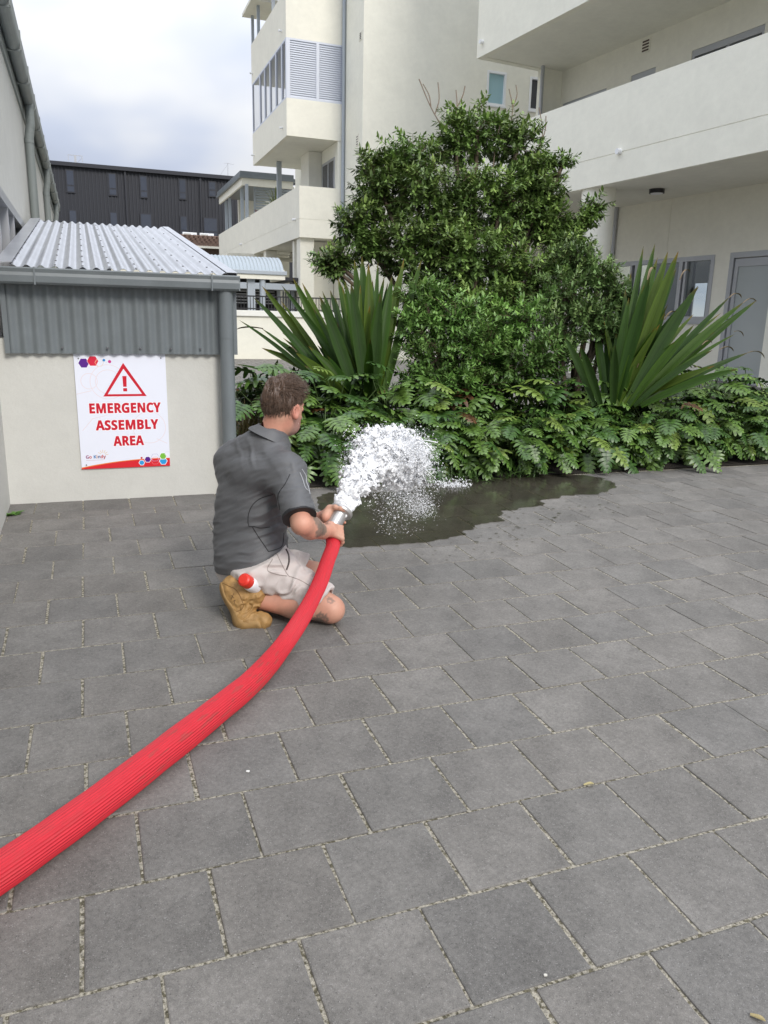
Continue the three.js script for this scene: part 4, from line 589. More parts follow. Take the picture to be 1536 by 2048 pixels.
{
  const lm = [[0.036, 0.08, 0.011], [0.028, 0.066, 0.012], [0.048, 0.096, 0.014], [0.036, 0.072, 0.02], [0.07, 0.112, 0.017]].map(([r, g, b]) => new THREE.MeshPhysicalMaterial({ color: S(r, g, b), map: swordTex, side: THREE.DoubleSide, roughness: 0.5, specularIntensity: 0.28, vertexColors: true })), r = rng(81);
  const plant = (label, tips, bx, by, depth, W) => {
    const b0 = at(bx, by, depth); b0.y = gy(b0.x, b0.z); const t = new Thing('sword_leaved_plant', label, 'plant', b0, {});
    for (const [x, y, dd, w, sx, bow] of tips) {
      const tip = at(x, y, depth + dd), base = at(bx + (sx || 0), by + 6, depth + dd * 0.15); base.y = Math.max(base.y, gy(base.x, base.z) + 0.02);
      const face = CAM.clone().sub(tip).normalize().add(V(0.8 * (r() - 0.5), 0.35 + 0.5 * r(), 0.3 * (r() - 0.5))).normalize();
      t.add('leaf', sword(base, tip, W * (w || 1), (bow ?? 0.05) * (0.6 + 0.8 * r()), face, 0.94 + 0.05 * r()), lm[r() * 5 | 0], { uv: false });
    }
    for (let i = 0; i < tips.length; i++) { const a = tips[i], b = tips[(i * 7 + 3) % tips.length], f = 0.3 + 0.4 * r(), k = 0.6 + 0.38 * r(), x = lerp(lerp(a[0], b[0], f), bx, 0), y = lerp(806, lerp(a[1], b[1], f), k), base = at(bx + 26 * (r() - 0.5), by + 6, depth + 0.3 * (r() - 0.3)); base.y = Math.max(base.y, gy(base.x, base.z) + 0.02); const tip = at(bx + (x - bx) * k, y, depth + 0.7 * (r() - 0.3)), face = CAM.clone().sub(tip).normalize().add(V(1.0 * (r() - 0.5), 0.35 + 0.5 * r(), 0.4 * (r() - 0.5))).normalize(); t.add('leaf', sword(base, tip, W * (0.65 + 0.45 * r()), 0.05 * r() + 0.02, face, 0.95), lm[r() * 5 | 0], { uv: false }); }
    return t;
  };
  const A = plant('large plant with long green sword leaves on the left, behind the man', [[478, 640, 0.2, 0.55, -46, 0.08], [522, 656, 0.3, 0.75, -40, 0.1], [506, 594, -0.1, 0.9, -36, 0.06], [524, 572, 0.4, 0.95, -30, 0.05], [562, 602, 0.2, 0.7, -26, 0.05], [586, 556, 0.1, 1.15, -20, 0.04], [604, 565, 0.5, 0.9, -14, 0.03], [639, 592, -0.3, 1.3, -10], [650, 600, 0.5, 0.9, -6], [660, 580, 0.6, 1.0, -4], [676, 556, 0.4, 1.1, 2], [690, 562, 0.1, 1.15, 4], [702, 566, -0.25, 1.35, 6], [709, 520, 0.5, 1.2, 8], [724, 512, 0.3, 1.3, 10], [737, 528, 0.1, 1.25, 12], [756, 524, 0.6, 0.7, 16], [761, 588, -0.3, 1.15, 16], [784, 552, 0.2, 1.15, 20], [797, 548, 0.5, 0.9, 24], [808, 518, 0.6, 0.9, 28], [843, 520, 0.5, 1.1, 34, 0.02], [741, 678, -0.5, 1.15, 8], [592, 706, -0.45, 1.2, -22, 0.08], [470, 728, 0.3, 0.5, -60, 0.12], [500, 752, 0.0, 0.9, -60, 0.1], [670, 640, 0.8, 1.0, -2], [720, 600, 0.9, 1.1, 10], [770, 610, 0.8, 1.1, 20], [620, 640, 0.7, 0.9, -12], [700, 640, 0.7, 1.2, 0], [745, 560, 0.8, 1.1, 12], [655, 712, -0.5, 0.9, -8], [480, 770, -0.1, 0.8, -66, 0.14], [482, 790, 0, 0.5, -70, 0.16]], 728, 806, 7.0, 0.088);
  const dead = leafMat(0.2, 0.11, 0.05), drp = [blade(at(526, 658, 7.3), rt.clone().multiplyScalar(-1).addScaledVector(up, 0.15), 0.26, 0.035, 0.55, 0.4, 0.1, 8)]; A.add('withered_tip', drp, dead, { uv: false, label: 'withered brown drooping leaf tip' });
  const Bp = plant('large plant with stiff grey-green sword leaves on the right, some tips withered', [[1287, 492, 0.3, 0.75, 0], [1310, 487, 0.2, 1.0, 4, 0.02], [1315, 515, 0.5, 1.1, 4], [1336, 503, 0.1, 1.25, 8, 0.03], [1357, 502, -0.1, 1.3, 12, 0.03], [1353, 535, 0.3, 1.2, 12], [1396, 572, -0.2, 1.35, 20, 0.04], [1300, 552, -0.3, 1.25, -2], [1388, 650, -0.25, 1.05, 26, 0.06], [1459, 594, 0.1, 0.8, 30, 0.05], [1488, 604, 0.0, 1.0, 34, 0.05], [1514, 600, 0.15, 0.85, 36, 0.05], [1470, 668, -0.1, 0.55, 40, 0.08], [1497, 705, 0.0, 0.75, 46, 0.06], [1476, 738, -0.35, 0.95, 50, 0.06], [1425, 700, -0.3, 0.8, 36, 0.07], [1440, 660, 0.2, 0.7, 34, 0.07], [1128, 672, -0.2, 0.9, -44, 0.1], [1160, 690, -0.3, 0.9, -30], [1190, 640, 0.3, 0.9, -20], [1215, 600, 0.4, 1.0, -12], [1243, 570, 0.4, 1.0, -6], [1262, 545, 0.5, 1.1, -2], [1230, 690, -0.4, 0.9, -6], [1275, 620, 0.6, 1.2, 0], [1320, 600, 0.7, 1.3, 8], [1350, 640, 0.5, 1.2, 16], [1255, 640, 0.5, 1.2, -6], [1300, 660, 0.5, 1.2, 8], [1210, 700, 0.3, 1.0, -14], [1480, 715, 0.2, 0.5, 40, 0.1], [1380, 690, 0.3, 1.0, 26]], 1232, 806, 7.25, 0.09);
  const brownM = leafMat(0.3, 0.19, 0.12), wt = (T, x, y, dx, dy, L, w) => T.add('withered_tip', blade(at(x, y, 7.2), rt.clone().multiplyScalar(dx).addScaledVector(up, -dy).addScaledVector(fw, 0.2 * (r() - 0.5)), L, w, 2.2 + r(), 0.35, 0.1, 8), brownM, { uv: false, label: 'withered tan leaf end' });
  for (const [x, y, dx, dy] of [[1459, 596, 0.7, -0.7], [1487, 606, 0.7, -0.6], [1468, 664, 0.9, -0.3], [1496, 706, 0.9, -0.3], [1405, 690, 0.6, -0.6], [1360, 560, 0.3, -0.8], [1275, 735, 0.3, -0.7], [1296, 560, 0.2, -0.9], [1388, 735, 0.8, -0.2], [1330, 640, 0.4, -0.7], [1440, 700, 0.8, -0.5], [1270, 690, -0.1, -0.9]]) wt(Bp, x, y, dx, dy, 0.1 + 0.1 * r(), 0.018 + 0.012 * r());
  for (const [x, y, dx, dy] of [[655, 712, -0.2, -0.8], [592, 704, -0.5, -0.7], [741, 678, 0.1, -0.9], [690, 730, 0.1, -0.8]]) wt(A, x, y, dx, dy, 0.08 + 0.08 * r(), 0.03);
}
// ---------- small plants at the edges
{
  const r = rng(91), pt = onGround(958, 948), p0 = pt.clone().add(V(0, 0, -0.06));
  const t = new Thing('seedling', 'small palm-like seedling with narrow pale leaves at the front of the hedge', 'plant', p0);
  const top = p0.clone().add(V(0, 0.3, 0.05)); t.add('stem', tube([p0, p0.clone().add(V(0.01, 0.15, 0.03)), top], 0.012, 6, 6), mat(S(0.16, 0.1, 0.05)), { uv: false });
  for (let i = 0; i < 22; i++) { const a = r() * 6.28, e = 0.3 + 1.1 * r(); t.add('leaf', blade(top, V(Math.cos(a) * Math.sin(e), Math.cos(e), Math.sin(a) * Math.sin(e)), 0.24, 0.018, 1.0), leafMat(0.22, 0.26, 0.13), { uv: false }); }
  const gs = [], br = []; for (let i = 0; i < 420; i++) { const x = lerp(875, 1085, r()), q = onGround(x, lerp(935, 972, r()) - (x - 875) * 0.07); const a = r() * 6.28, e = 0.2 + 1.2 * r(); gs.push(blade(q.add(V(0, 0, -0.05)), V(Math.cos(a) * Math.sin(e), Math.cos(e), Math.sin(a) * Math.sin(e)), 0.1 + 0.12 * r(), 0.014, 0.9, 0.2, 0.02, 4)); }
  const w = new THREE.Mesh(join(gs), leafMat(0.1, 0.17, 0.05)); w.name = numbered('ground_cover'); w.userData = { kind: 'stuff', label: 'fine green ground cover spilling from the bed near the puddle', category: 'ground cover' }; scene.add(w);
  const c = at(492, 860, 6.6); for (let i = 0; i < 260; i++) { const q = at(lerp(468, 545, r()), 900, 6.5 + 0.4 * r()); q.y = gy(q.x, q.z); const a = r() * 6.28, e = 0.05 + 0.9 * r(); br.push(blade(q, V(Math.cos(a) * Math.sin(e), Math.cos(e), Math.sin(a) * Math.sin(e)), 0.3 + 0.35 * r(), 0.014, 1.1, 0.2, 0.02, 5)); }
  const bq = at(500, 900, 6.7); bq.y = gy(bq.x, bq.z); const d = new Thing('dry_grass', 'clump of dry brown strap leaves between the downpipe and the man', 'grass', bq); d.add('blades', br, leafMat(0.17, 0.125, 0.06), { uv: false, kind: 'stuff' });
  const wp = onGround(22, 1030), wd = new Thing('weed', 'small green weed growing in the joint at the foot of the shed', 'weed', wp);
  for (let i = 0; i < 46; i++) { const a = r() * 6.28, q = wp.clone().add(V(0.07 * (r() - 0.5), 0, 0.05 * (r() - 0.5))); wd.add('leaf', blade(q, V(Math.cos(a), 0.5 * r(), Math.sin(a)), 0.035 + 0.03 * r(), 0.014, 0.5, 0.2, 0.02, 3), leafMat(0.14, 0.3, 0.05), { uv: false }); }
}

// ---------- solids from distance fields: one continuous skin
function surfaceNet(f, lo, hi, h) {
  const nx = Math.ceil((hi.x - lo.x) / h) + 1, ny = Math.ceil((hi.y - lo.y) / h) + 1, nz = Math.ceil((hi.z - lo.z) / h) + 1, D = new Float32Array(nx * ny * nz), id = (i, j, k) => (k * ny + j) * nx + i;
  for (let k = 0; k < nz; k++) for (let j = 0; j < ny; j++) for (let i = 0; i < nx; i++) D[id(i, j, k)] = f(lo.x + i * h, lo.y + j * h, lo.z + k * h);
  const P = [], I = [], vi = new Int32Array(nx * ny * nz).fill(-1);
  for (let k = 0; k < nz - 1; k++) for (let j = 0; j < ny - 1; j++) for (let i = 0; i < nx - 1; i++) {
    let m = 0, sx = 0, sy = 0, sz = 0, n = 0; const v = [];
    for (let c = 0; c < 8; c++) { const d = D[id(i + (c & 1), j + (c >> 1 & 1), k + (c >> 2))]; v.push(d); if (d < 0) m |= 1 << c; }
    if (m === 0 || m === 255) continue;
    for (let a = 0; a < 8; a++) for (const b of [1, 2, 4]) { if (a & b) continue; const e = a | b; if ((v[a] < 0) === (v[e] < 0)) continue; const t = v[a] / (v[a] - v[e]); sx += (a & 1) + (b === 1 ? t : 0); sy += (a >> 1 & 1) + (b === 2 ? t : 0); sz += (a >> 2) + (b === 4 ? t : 0); n++; }
    vi[id(i, j, k)] = P.length / 3; P.push(lo.x + (i + sx / n) * h, lo.y + (j + sy / n) * h, lo.z + (k + sz / n) * h);
  }
  const quad = (a, b, c, d, fl) => { if (a < 0 || b < 0 || c < 0 || d < 0) return; fl ? I.push(a, c, b, a, d, c) : I.push(a, b, c, a, c, d); };
  for (let k = 1; k < nz - 1; k++) for (let j = 1; j < ny - 1; j++) for (let i = 1; i < nx - 1; i++) {
    const d = D[id(i, j, k)] < 0;
    if (d !== D[id(i + 1, j, k)] < 0) quad(vi[id(i, j - 1, k - 1)], vi[id(i, j, k - 1)], vi[id(i, j, k)], vi[id(i, j - 1, k)], !d);
    if (d !== D[id(i, j + 1, k)] < 0) quad(vi[id(i - 1, j, k - 1)], vi[id(i - 1, j, k)], vi[id(i, j, k)], vi[id(i, j, k - 1)], !d);
    if (d !== D[id(i, j, k + 1)] < 0) quad(vi[id(i - 1, j - 1, k)], vi[id(i, j - 1, k)], vi[id(i, j, k)], vi[id(i - 1, j, k)], !d);
  }
  const N = new Float32Array(P.length), e = h * 0.5;
  for (let i = 0; i < P.length; i += 3) { const x = P[i], y = P[i + 1], z = P[i + 2]; let a = f(x + e, y, z) - f(x - e, y, z), b = f(x, y + e, z) - f(x, y - e, z), c = f(x, y, z + e) - f(x, y, z - e); const l = Math.hypot(a, b, c) || 1; N[i] = a / l; N[i + 1] = b / l; N[i + 2] = c / l; }
  const g = new THREE.BufferGeometry(); g.setAttribute('position', new THREE.Float32BufferAttribute(P, 3)); g.setAttribute('normal', new THREE.BufferAttribute(N, 3)); g.setAttribute('uv', new THREE.Float32BufferAttribute(new Float32Array(P.length / 3 * 2), 2)); g.setIndex(I); return g;
}
const smin = (a, b, k) => { const h = Math.max(k - Math.abs(a - b), 0) / k; return Math.min(a, b) - h * h * k * 0.25; }, smax = (a, b, k) => -smin(-a, -b, k);
const cap = (a, b, r0, r1) => { const bx = b.x - a.x, by = b.y - a.y, bz = b.z - a.z, L = bx * bx + by * by + bz * bz; return (x, y, z) => { const px = x - a.x, py = y - a.y, pz = z - a.z, t = clamp((px * bx + py * by + pz * bz) / L, 0, 1); return Math.hypot(px - bx * t, py - by * t, pz - bz * t) - (r0 + (r1 - r0) * t); }; };
const ell = (c, X, Y, Z, a, b, d) => (x, y, z) => { const px = x - c.x, py = y - c.y, pz = z - c.z, u = (px * X.x + py * X.y + pz * X.z) / a, v = (px * Y.x + py * Y.y + pz * Y.z) / b, w = (px * Z.x + py * Z.y + pz * Z.z) / d, k = Math.hypot(u, v, w); return (k - 1) * Math.min(a, b, d) * (k > 1 ? 0.5 * (1 + 1 / k) * 1.15 : 1); };
const plane = (p, n) => (x, y, z) => (x - p.x) * n.x + (y - p.y) * n.y + (z - p.z) * n.z;
const blend = (fs, k) => (x, y, z) => { let d = fs[0](x, y, z); for (let i = 1; i < fs.length; i++) d = smin(d, fs[i](x, y, z), k); return d; };
const torso = (st, R) => (x, y, z) => { // stations {c, a, b}: an oval trunk with R to the right
  let best = 1e9;
  for (let i = 0; i + 1 < st.length; i++) {
    const A = st[i], Bq = st[i + 1], ax = Bq.c.x - A.c.x, ay = Bq.c.y - A.c.y, az = Bq.c.z - A.c.z, L2 = ax * ax + ay * ay + az * az; let t = ((x - A.c.x) * ax + (y - A.c.y) * ay + (z - A.c.z) * az) / L2; t = clamp(t, 0, 1);
    const px = x - A.c.x - ax * t, py = y - A.c.y - ay * t, pz = z - A.c.z - az * t, u = px * R.x + py * R.y + pz * R.z, wx = px - u * R.x, wy = py - u * R.y, wz = pz - u * R.z, w = Math.hypot(wx, wy, wz), a = lerp(A.a, Bq.a, t), b = lerp(A.b, Bq.b, t), e = Math.pow(Math.pow(Math.abs(u) / a, 2.4) + Math.pow(w / b, 2.4), 1 / 2.4);
    best = Math.min(best, (e - 1) * Math.min(a, b));
  }
  return best;
};
const bounds = (pts, m) => { const b = new THREE.Box3().setFromPoints(pts); return [b.min.addScalar(-m), b.max.addScalar(m)]; };

// ---------- the kneeling man
const J = {
  knR: at(662, 1219, 3.43), anR: at(492, 1196, 3.47), hipR: at(532, 1132, 3.50), hipL: at(497, 1118, 3.66), knL: at(634, 1150, 3.72), anL: at(545, 1180, 3.66),
  pel: at(507, 1112, 3.57), waist: at(500, 1062, 3.57), rib: at(505, 1000, 3.55), chest: at(514, 950, 3.53), top: at(524, 906, 3.52), neck: at(541, 872, 3.5), skull: at(566, 812, 3.5),
  shR: at(576, 946, 3.37), shL: at(468, 925, 3.62), elR: at(603, 1049, 3.23), wrR: at(646, 1064, 3.41), elL: at(560, 1040, 3.8), wrL: at(641, 1037, 3.63),
};
const away = V(fw.x, 0, fw.z).normalize(), rightv = V(rt.x, 0, rt.z).normalize();
const Rt = rightv.clone().multiplyScalar(0.84).addScaledVector(away, -0.54).normalize();                 // the man's right
const Ft = away.clone().multiplyScalar(0.84).addScaledVector(rightv, 0.54).normalize();                  // where his chest points
// hose centre line, from the coupling down to the ground and out past the camera
const hoseAx = (() => { const d = rt.clone().multiplyScalar(0.42).addScaledVector(up, 0.78).addScaledVector(fw, 0.46); return d.normalize(); })();
const flange = at(682, 1024, 3.6), hoseTop = flange.clone().addScaledVector(hoseAx, -0.098);
const gp = (x, y, h) => { const p = onGround(x, y); p.y += 0; const q = onGround(x, y, h); return q; };
const hosePts = [hoseTop.clone().addScaledVector(hoseAx, 0.03), hoseTop, at(666, 1090, 3.48), at(656, 1120, 3.42), at(640, 1165, 3.33), at(606, 1232, 3.2), gp(566, 1292, 0.055), gp(505, 1362, 0.045), gp(420, 1432, 0.045), gp(318, 1512, 0.046), gp(160, 1632, 0.047), gp(0, 1745, 0.048), gp(-160, 1850, 0.05), gp(-340, 1960, 0.05)];
const skin = (() => {
  const b = blend([
    cap(J.hipR, J.knR, 0.088, 0.058), cap(J.hipL, J.knL, 0.088, 0.058), cap(J.knR, J.knR.clone().lerp(J.anR, 0.42), 0.054, 0.059), cap(J.knR.clone().lerp(J.anR, 0.42), J.anR, 0.059, 0.038), cap(J.knL, J.knL.clone().lerp(J.anL, 0.4), 0.054, 0.058), cap(J.knL.clone().lerp(J.anL, 0.4), J.anL, 0.058, 0.038),
  ], 0.03);
  const trunk = torso([{ c: J.pel, a: 0.155, b: 0.11 }, { c: J.waist, a: 0.145, b: 0.1 }, { c: J.chest, a: 0.165, b: 0.11 }, { c: J.top, a: 0.13, b: 0.085 }], Rt);
  const neck = cap(J.top.clone().addScaledVector(Ft, 0.0), J.skull.clone().add(V(0, -0.04, 0)).addScaledVector(away, -0.01), 0.062, 0.057);
  const arms = blend([cap(J.shR, J.elR, 0.054, 0.042), cap(J.elR, J.elR.clone().lerp(J.wrR, 0.4), 0.041, 0.049), cap(J.elR.clone().lerp(J.wrR, 0.4), J.wrR, 0.049, 0.034), cap(J.shL, J.elL, 0.052, 0.042), cap(J.elL, J.wrL, 0.042, 0.029)], 0.02);
  const all = blend([b, trunk, neck], 0.04);
  return (x, y, z) => smin(all(x, y, z), arms(x, y, z), 0.015);
})();
// head: skull, jaw, nose, brow, ears
const Fh = away.clone().multiplyScalar(0.84).addScaledVector(rightv, 0.54).add(V(0, -0.16, 0)).normalize(), Rh = Fh.clone().cross(V(0, 1, 0)).normalize(), Uh = Rh.clone().cross(Fh).normalize();
const H = (r, u, f) => J.skull.clone().addScaledVector(Rh, r * 1.05).addScaledVector(Uh, u * 1.03).addScaledVector(Fh, f * 1.05);
const headField = (() => {
  const sk = ell(H(0, 0.022, -0.008), Rh, Uh, Fh, 0.078, 0.097, 0.099), face = ell(H(0, -0.045, 0.035), Rh, Uh, Fh, 0.06, 0.085, 0.066), jaw = ell(H(0, -0.088, 0.048), Rh, Uh, Fh, 0.043, 0.032, 0.045), neck = cap(J.top, H(0, -0.05, -0.02), 0.062, 0.058);
  const nose = cap(H(0, 0.0, 0.098), H(0, -0.042, 0.118), 0.008, 0.014), brow = cap(H(-0.03, 0.014, 0.09), H(0.03, 0.014, 0.09), 0.012, 0.012), lip = cap(H(-0.017, -0.068, 0.094), H(0.017, -0.068, 0.094), 0.009, 0.009), lipB = cap(H(-0.014, -0.08, 0.091), H(0.014, -0.08, 0.091), 0.009, 0.009);
  const eyes = [-1, 1].map((s) => cap(H(s * 0.031, -0.004, 0.083), H(s * 0.031, -0.004, 0.0835), 0.014, 0.014)), sock = [-1, 1].map((s) => cap(H(s * 0.031, -0.003, 0.107), H(s * 0.031, -0.003, 0.108), 0.018, 0.018));
  const ears = [-1, 1].map((s) => { const c = H(s * 0.076, -0.016, -0.004), X = Rh.clone().multiplyScalar(s).addScaledVector(Fh, -0.55).normalize(), Z = Fh.clone().addScaledVector(X, -Fh.dot(X)).normalize(), e = ell(c, X, Uh, Z, 0.013, 0.034, 0.021), hole = ell(c.clone().addScaledVector(X, 0.011).addScaledVector(Z, 0.004), X, Uh, Z, 0.009, 0.021, 0.011), lobe = cap(H(s * 0.073, -0.043, 0.004), H(s * 0.074, -0.044, 0.004), 0.008, 0.008); return (x, y, z) => smax(smin(e(x, y, z), lobe(x, y, z), 0.012), -hole(x, y, z), 0.006); });
  return (x, y, z) => { let d = smin(smin(sk(x, y, z), face(x, y, z), 0.035), jaw(x, y, z), 0.03); d = smin(d, neck(x, y, z), 0.03); d = smin(d, brow(x, y, z), 0.012); for (const s of sock) d = smax(d, -s(x, y, z), 0.012); for (const e of eyes) d = Math.min(d, e(x, y, z)); d = smin(d, nose(x, y, z), 0.014); d = smin(d, lip(x, y, z), 0.006); d = smin(d, lipB(x, y, z), 0.006); for (const e of ears) d = smin(d, e(x, y, z), 0.008); return d; };
})();
// hands: a palm and five fingers closed round the hose and the coupling
function hand(c, ax, r, wrist, ref, spin, sgn, thumbAx) {              // c on the axis ax; fingers start at angle 0 (ref) and curl by spin
  const e1 = ref.clone().addScaledVector(ax, -ref.dot(ax)).normalize(), e2 = ax.clone().cross(e1).multiplyScalar(spin), on = (s, a, rr) => c.clone().addScaledVector(ax, s).addScaledVector(e1, Math.cos(a) * rr).addScaledVector(e2, Math.sin(a) * rr);
  const parts = [], offs = [0.036, 0.013, -0.01, -0.032], lens = [0.92, 1.05, 1.0, 0.82];
  const palm = []; for (let j = 0; j < 4; j++) { parts.push(cap(on(offs[j] * 0.75, -1.25, r + 0.017), on(offs[j], -0.05, r + 0.013), 0.015, 0.012)); }
  parts.push(cap(wrist, on(0.012, -1.25, r + 0.018), 0.028, 0.02), cap(wrist, on(-0.014, -1.25, r + 0.018), 0.028, 0.02));
  const fing = offs.map((o, j) => { const L = lens[j], a1 = 0.62 * L, a2 = 1.2 * L, a3 = 1.62 * L; return blend([cap(on(o, -0.1, r + 0.012), on(o * 1.02, a1, r + 0.01), 0.0108, 0.0094), cap(on(o * 1.02, a1, r + 0.01), on(o, a2, r + 0.008), 0.0094, 0.0086), cap(on(o, a2, r + 0.008), on(o * 0.98, a3, r + 0.007), 0.0086, 0.0074)], 0.004); });
  const th = [on(0.03, -1.35, r + 0.02), on(0.044 * thumbAx, -1.95, r + 0.014), on(0.05 * thumbAx, -2.5, r + 0.01), on(0.052 * thumbAx, -2.95, r + 0.009)];
  const thumb = blend([cap(th[0], th[1], 0.016, 0.0125), cap(th[1], th[2], 0.0125, 0.0112), cap(th[2], th[3], 0.0112, 0.009)], 0.006), pf = blend(parts, 0.016);
  const pts = [wrist, c, on(0.06, 0, r + 0.04), on(-0.06, 1.6, r + 0.04), on(0.06, -2.2, r + 0.04), on(0, -1.2, r + 0.05)];
  return { f: (x, y, z) => { let d = pf(x, y, z); for (const q of fing) d = smin(d, q(x, y, z), 0.006); return smin(d, thumb(x, y, z), 0.012); }, pts };
}
const hoseR = 0.031, gripR = at(666, 1074, 3.515), gripAx = hoseTop.clone().sub(at(666, 1092, 3.475)).normalize(), gripL = flange.clone().addScaledVector(hoseAx, -0.045);
const toCam = (p) => CAM.clone().sub(p).normalize();
const hR = hand(gripR, gripAx, hoseR, J.wrR, toCam(gripR).multiplyScalar(0.5).addScaledVector(rt, 0.85), 1, 1, 1);
const hL = hand(gripL, hoseAx, 0.034, J.wrL, rt.clone().multiplyScalar(-0.5).addScaledVector(fw, 0.85), -1, 1, 0.8);
{
  const base = V(0.76, gy(0.76, -3.2), -3.2), man = new Thing('person', 'kneeling man in dark grey polo shirt, pale shorts and tan boots aiming a fire hose', 'person', base);
  const skinC = [0.56, 0.285, 0.2], ink = [0.16, 0.13, 0.105];
  const paint = (g, fn) => { const p = g.attributes.position, c = new Float32Array(p.count * 3); for (let i = 0; i < p.count; i++) { const q = fn(p.getX(i), p.getY(i), p.getZ(i)); c[3 * i] = q[0]; c[3 * i + 1] = q[1]; c[3 * i + 2] = q[2]; } g.setAttribute('color', new THREE.BufferAttribute(c, 3)); return g; };
  const tone = (x, y, z) => { const k = 1 + 0.1 * n3(x * 14, y * 14, z * 14) + 0.05 * n3(x * 60, y * 60, z * 60), rd = 0.06 * n3(x * 9 + 5, y * 9, z * 9); return [skinC[0] * k * (1 + rd), skinC[1] * k * (1 - rd), skinC[2] * k * (1 - rd)]; };
  const marks = [[at(634, 1044, 3.28), 0.032, 0], [at(640, 1060, 3.29), 0.036, 0], [at(650, 1058, 3.33), 0.034, 0], [at(646, 1234, 3.40), 0.034, 1], [at(636, 1242, 3.4), 0.028, 1], [at(588, 1216, 3.42), 0.03, 1], [at(668, 1192, 3.38), 0.02, 2], [at(660, 1200, 3.38), 0.02, 2]];
  const bodyCol = (x, y, z) => { const c = tone(x, y, z); for (const [m, r, kind] of marks) { const d = Math.hypot(x - m.x, y - m.y, z - m.z) + 0.006 * n3(x * 60, y * 60, z * 60); let k = kind === 0 ? sst(r + 0.002, r - 0.004, d) : kind === 1 ? (d < r ? 0.35 + 0.45 * sst(0.2, 0.5, Math.abs(Math.sin(d * 420 + 3 * n3(x * 50, y * 50, z * 50)))) : 0) : (d < r && Math.abs(d - r * 0.7) < 0.004 ? 0.7 : 0); if (kind === 0) k *= 0.82; for (let i = 0; i < 3; i++) c[i] = lerp(c[i], ink[i], k); } return c; };
  const headLo = bounds([H(0, 0.1, -0.1), H(0, -0.13, 0.13), H(-0.1, 0, 0), H(0.1, 0, 0), J.neck], 0.03), cut = J.neck.y - 0.01;
  const bodyPts = [J.knR, J.anR, J.knL, J.anL, J.pel, J.top, J.shR, J.shL, J.elR, J.wrR, J.elL, J.wrL, J.skull];
  const [lo, hi] = bounds(bodyPts, 0.09), whole = (x, y, z) => smin(skin(x, y, z), smin(hR.f(x, y, z), hL.f(x, y, z), 0.012), 0.018);
  const limb = surfaceNet((x, y, z) => Math.max(skin(x, y, z), y - cut - 0.02), lo, hi, 0.0085);
  const hands = [hR, hL].map((h) => { const [a, b] = bounds(h.pts, 0.03); return surfaceNet((x, y, z) => h.f(x, y, z), a, b, 0.003); });
  const headG = surfaceNet((x, y, z) => Math.max(headField(x, y, z), J.top.y - 0.01 - y), headLo[0], headLo[1], 0.0036);
  const skinM = new THREE.MeshPhysicalMaterial({ color: 0xffffff, vertexColors: true, roughness: 0.55, sheen: 0.15, sheenRoughness: 0.6 });
  man.add('body', [paint(limb, bodyCol), ...hands.map((g) => paint(g, bodyCol)), paint(headG, (x, y, z) => { const c = tone(x, y, z), v = V(x, y, z).sub(J.skull), f = v.dot(Fh), u = v.dot(Uh), st = sst(0.0, 0.03, f) * sst(-0.03, -0.06, u); const er = Math.abs(v.dot(Rh)) > 0.07 && f < 0.02 ? 1 : 0; return [c[0] * (1 - 0.4 * st) * (1 + 0.05 * er), c[1] * (1 - 0.35 * st) * (1 - 0.15 * er), c[2] * (1 - 0.25 * st) * (1 - 0.12 * er)]; })], skinM, { uv: false });

  // hair: a cap that ends at the nape and round the ears, with combed strands
  const hairBase = (x, y, z) => { const vx = x - J.skull.x, vy = y - J.skull.y, vz = z - J.skull.z, r = vx * Rh.x + vy * Rh.y + vz * Rh.z, u = vx * Uh.x + vy * Uh.y + vz * Uh.z, f = vx * Fh.x + vy * Fh.y + vz * Fh.z; return [r, u, f]; };
  const cr = ell(H(0, 0.028, -0.008), Rh, Uh, Fh, 0.085, 0.104, 0.108);
  const line = (r, u, f) => { const back = -0.088, side = lerp(0.005, -0.04, sst(0.02, -0.03, f)), front = 0.075; const a = sst(-0.035, 0.01, f), b = sst(0.045, 0.085, f); return lerp(lerp(back, side + 0.012, a), front, b); };
  const hairF = (x, y, z) => { const [r, u, f] = hairBase(x, y, z), st = 0.0035 * n3(r * 60 + f * 25, u * 14, f * 60 - r * 20) + 0.005 * n3(r * 22, u * 9, f * 22) + 0.007 * sst(0.05, 0.11, u) * (0.7 + 0.7 * n3(r * 26, u * 10, f * 26)); const body = cr(x, y, z) - st; return smax(body, line(r, u, f) - u + 0.005 * n3(r * 90, 3, f * 90), 0.012); };
  const [ha, hb] = bounds([H(0, 0.15, 0), H(0, -0.1, -0.12), H(0.1, 0, 0.12), H(-0.1, 0, -0.12)], 0.03);
  const hairG = [paint(surfaceNet(hairF, ha, hb, 0.0036), (x, y, z) => { const [r, u] = hairBase(x, y, z), k = 0.95 + 0.4 * n3(x * 130, y * 40, z * 130); return [0.08 * k, 0.047 * k, 0.031 * k]; })];
  const rh = rng(120), strands = [];
  for (let i = 0; i < 4200; i++) {
    const a = rh() * 6.283, e = Math.asin(lerp(-0.75, 1, rh())), d = Rh.clone().multiplyScalar(Math.cos(a) * Math.cos(e)).addScaledVector(Uh, Math.sin(e)).addScaledVector(Fh, Math.sin(a) * Math.cos(e));
    const p = H(0, 0.028, -0.008).addScaledVector(Rh, d.dot(Rh) * 0.085).addScaledVector(Uh, d.dot(Uh) * 0.104).addScaledVector(Fh, d.dot(Fh) * 0.108), [r, u, f] = hairBase(p.x, p.y, p.z); if (u < line(r, u, f) + 0.006) continue;
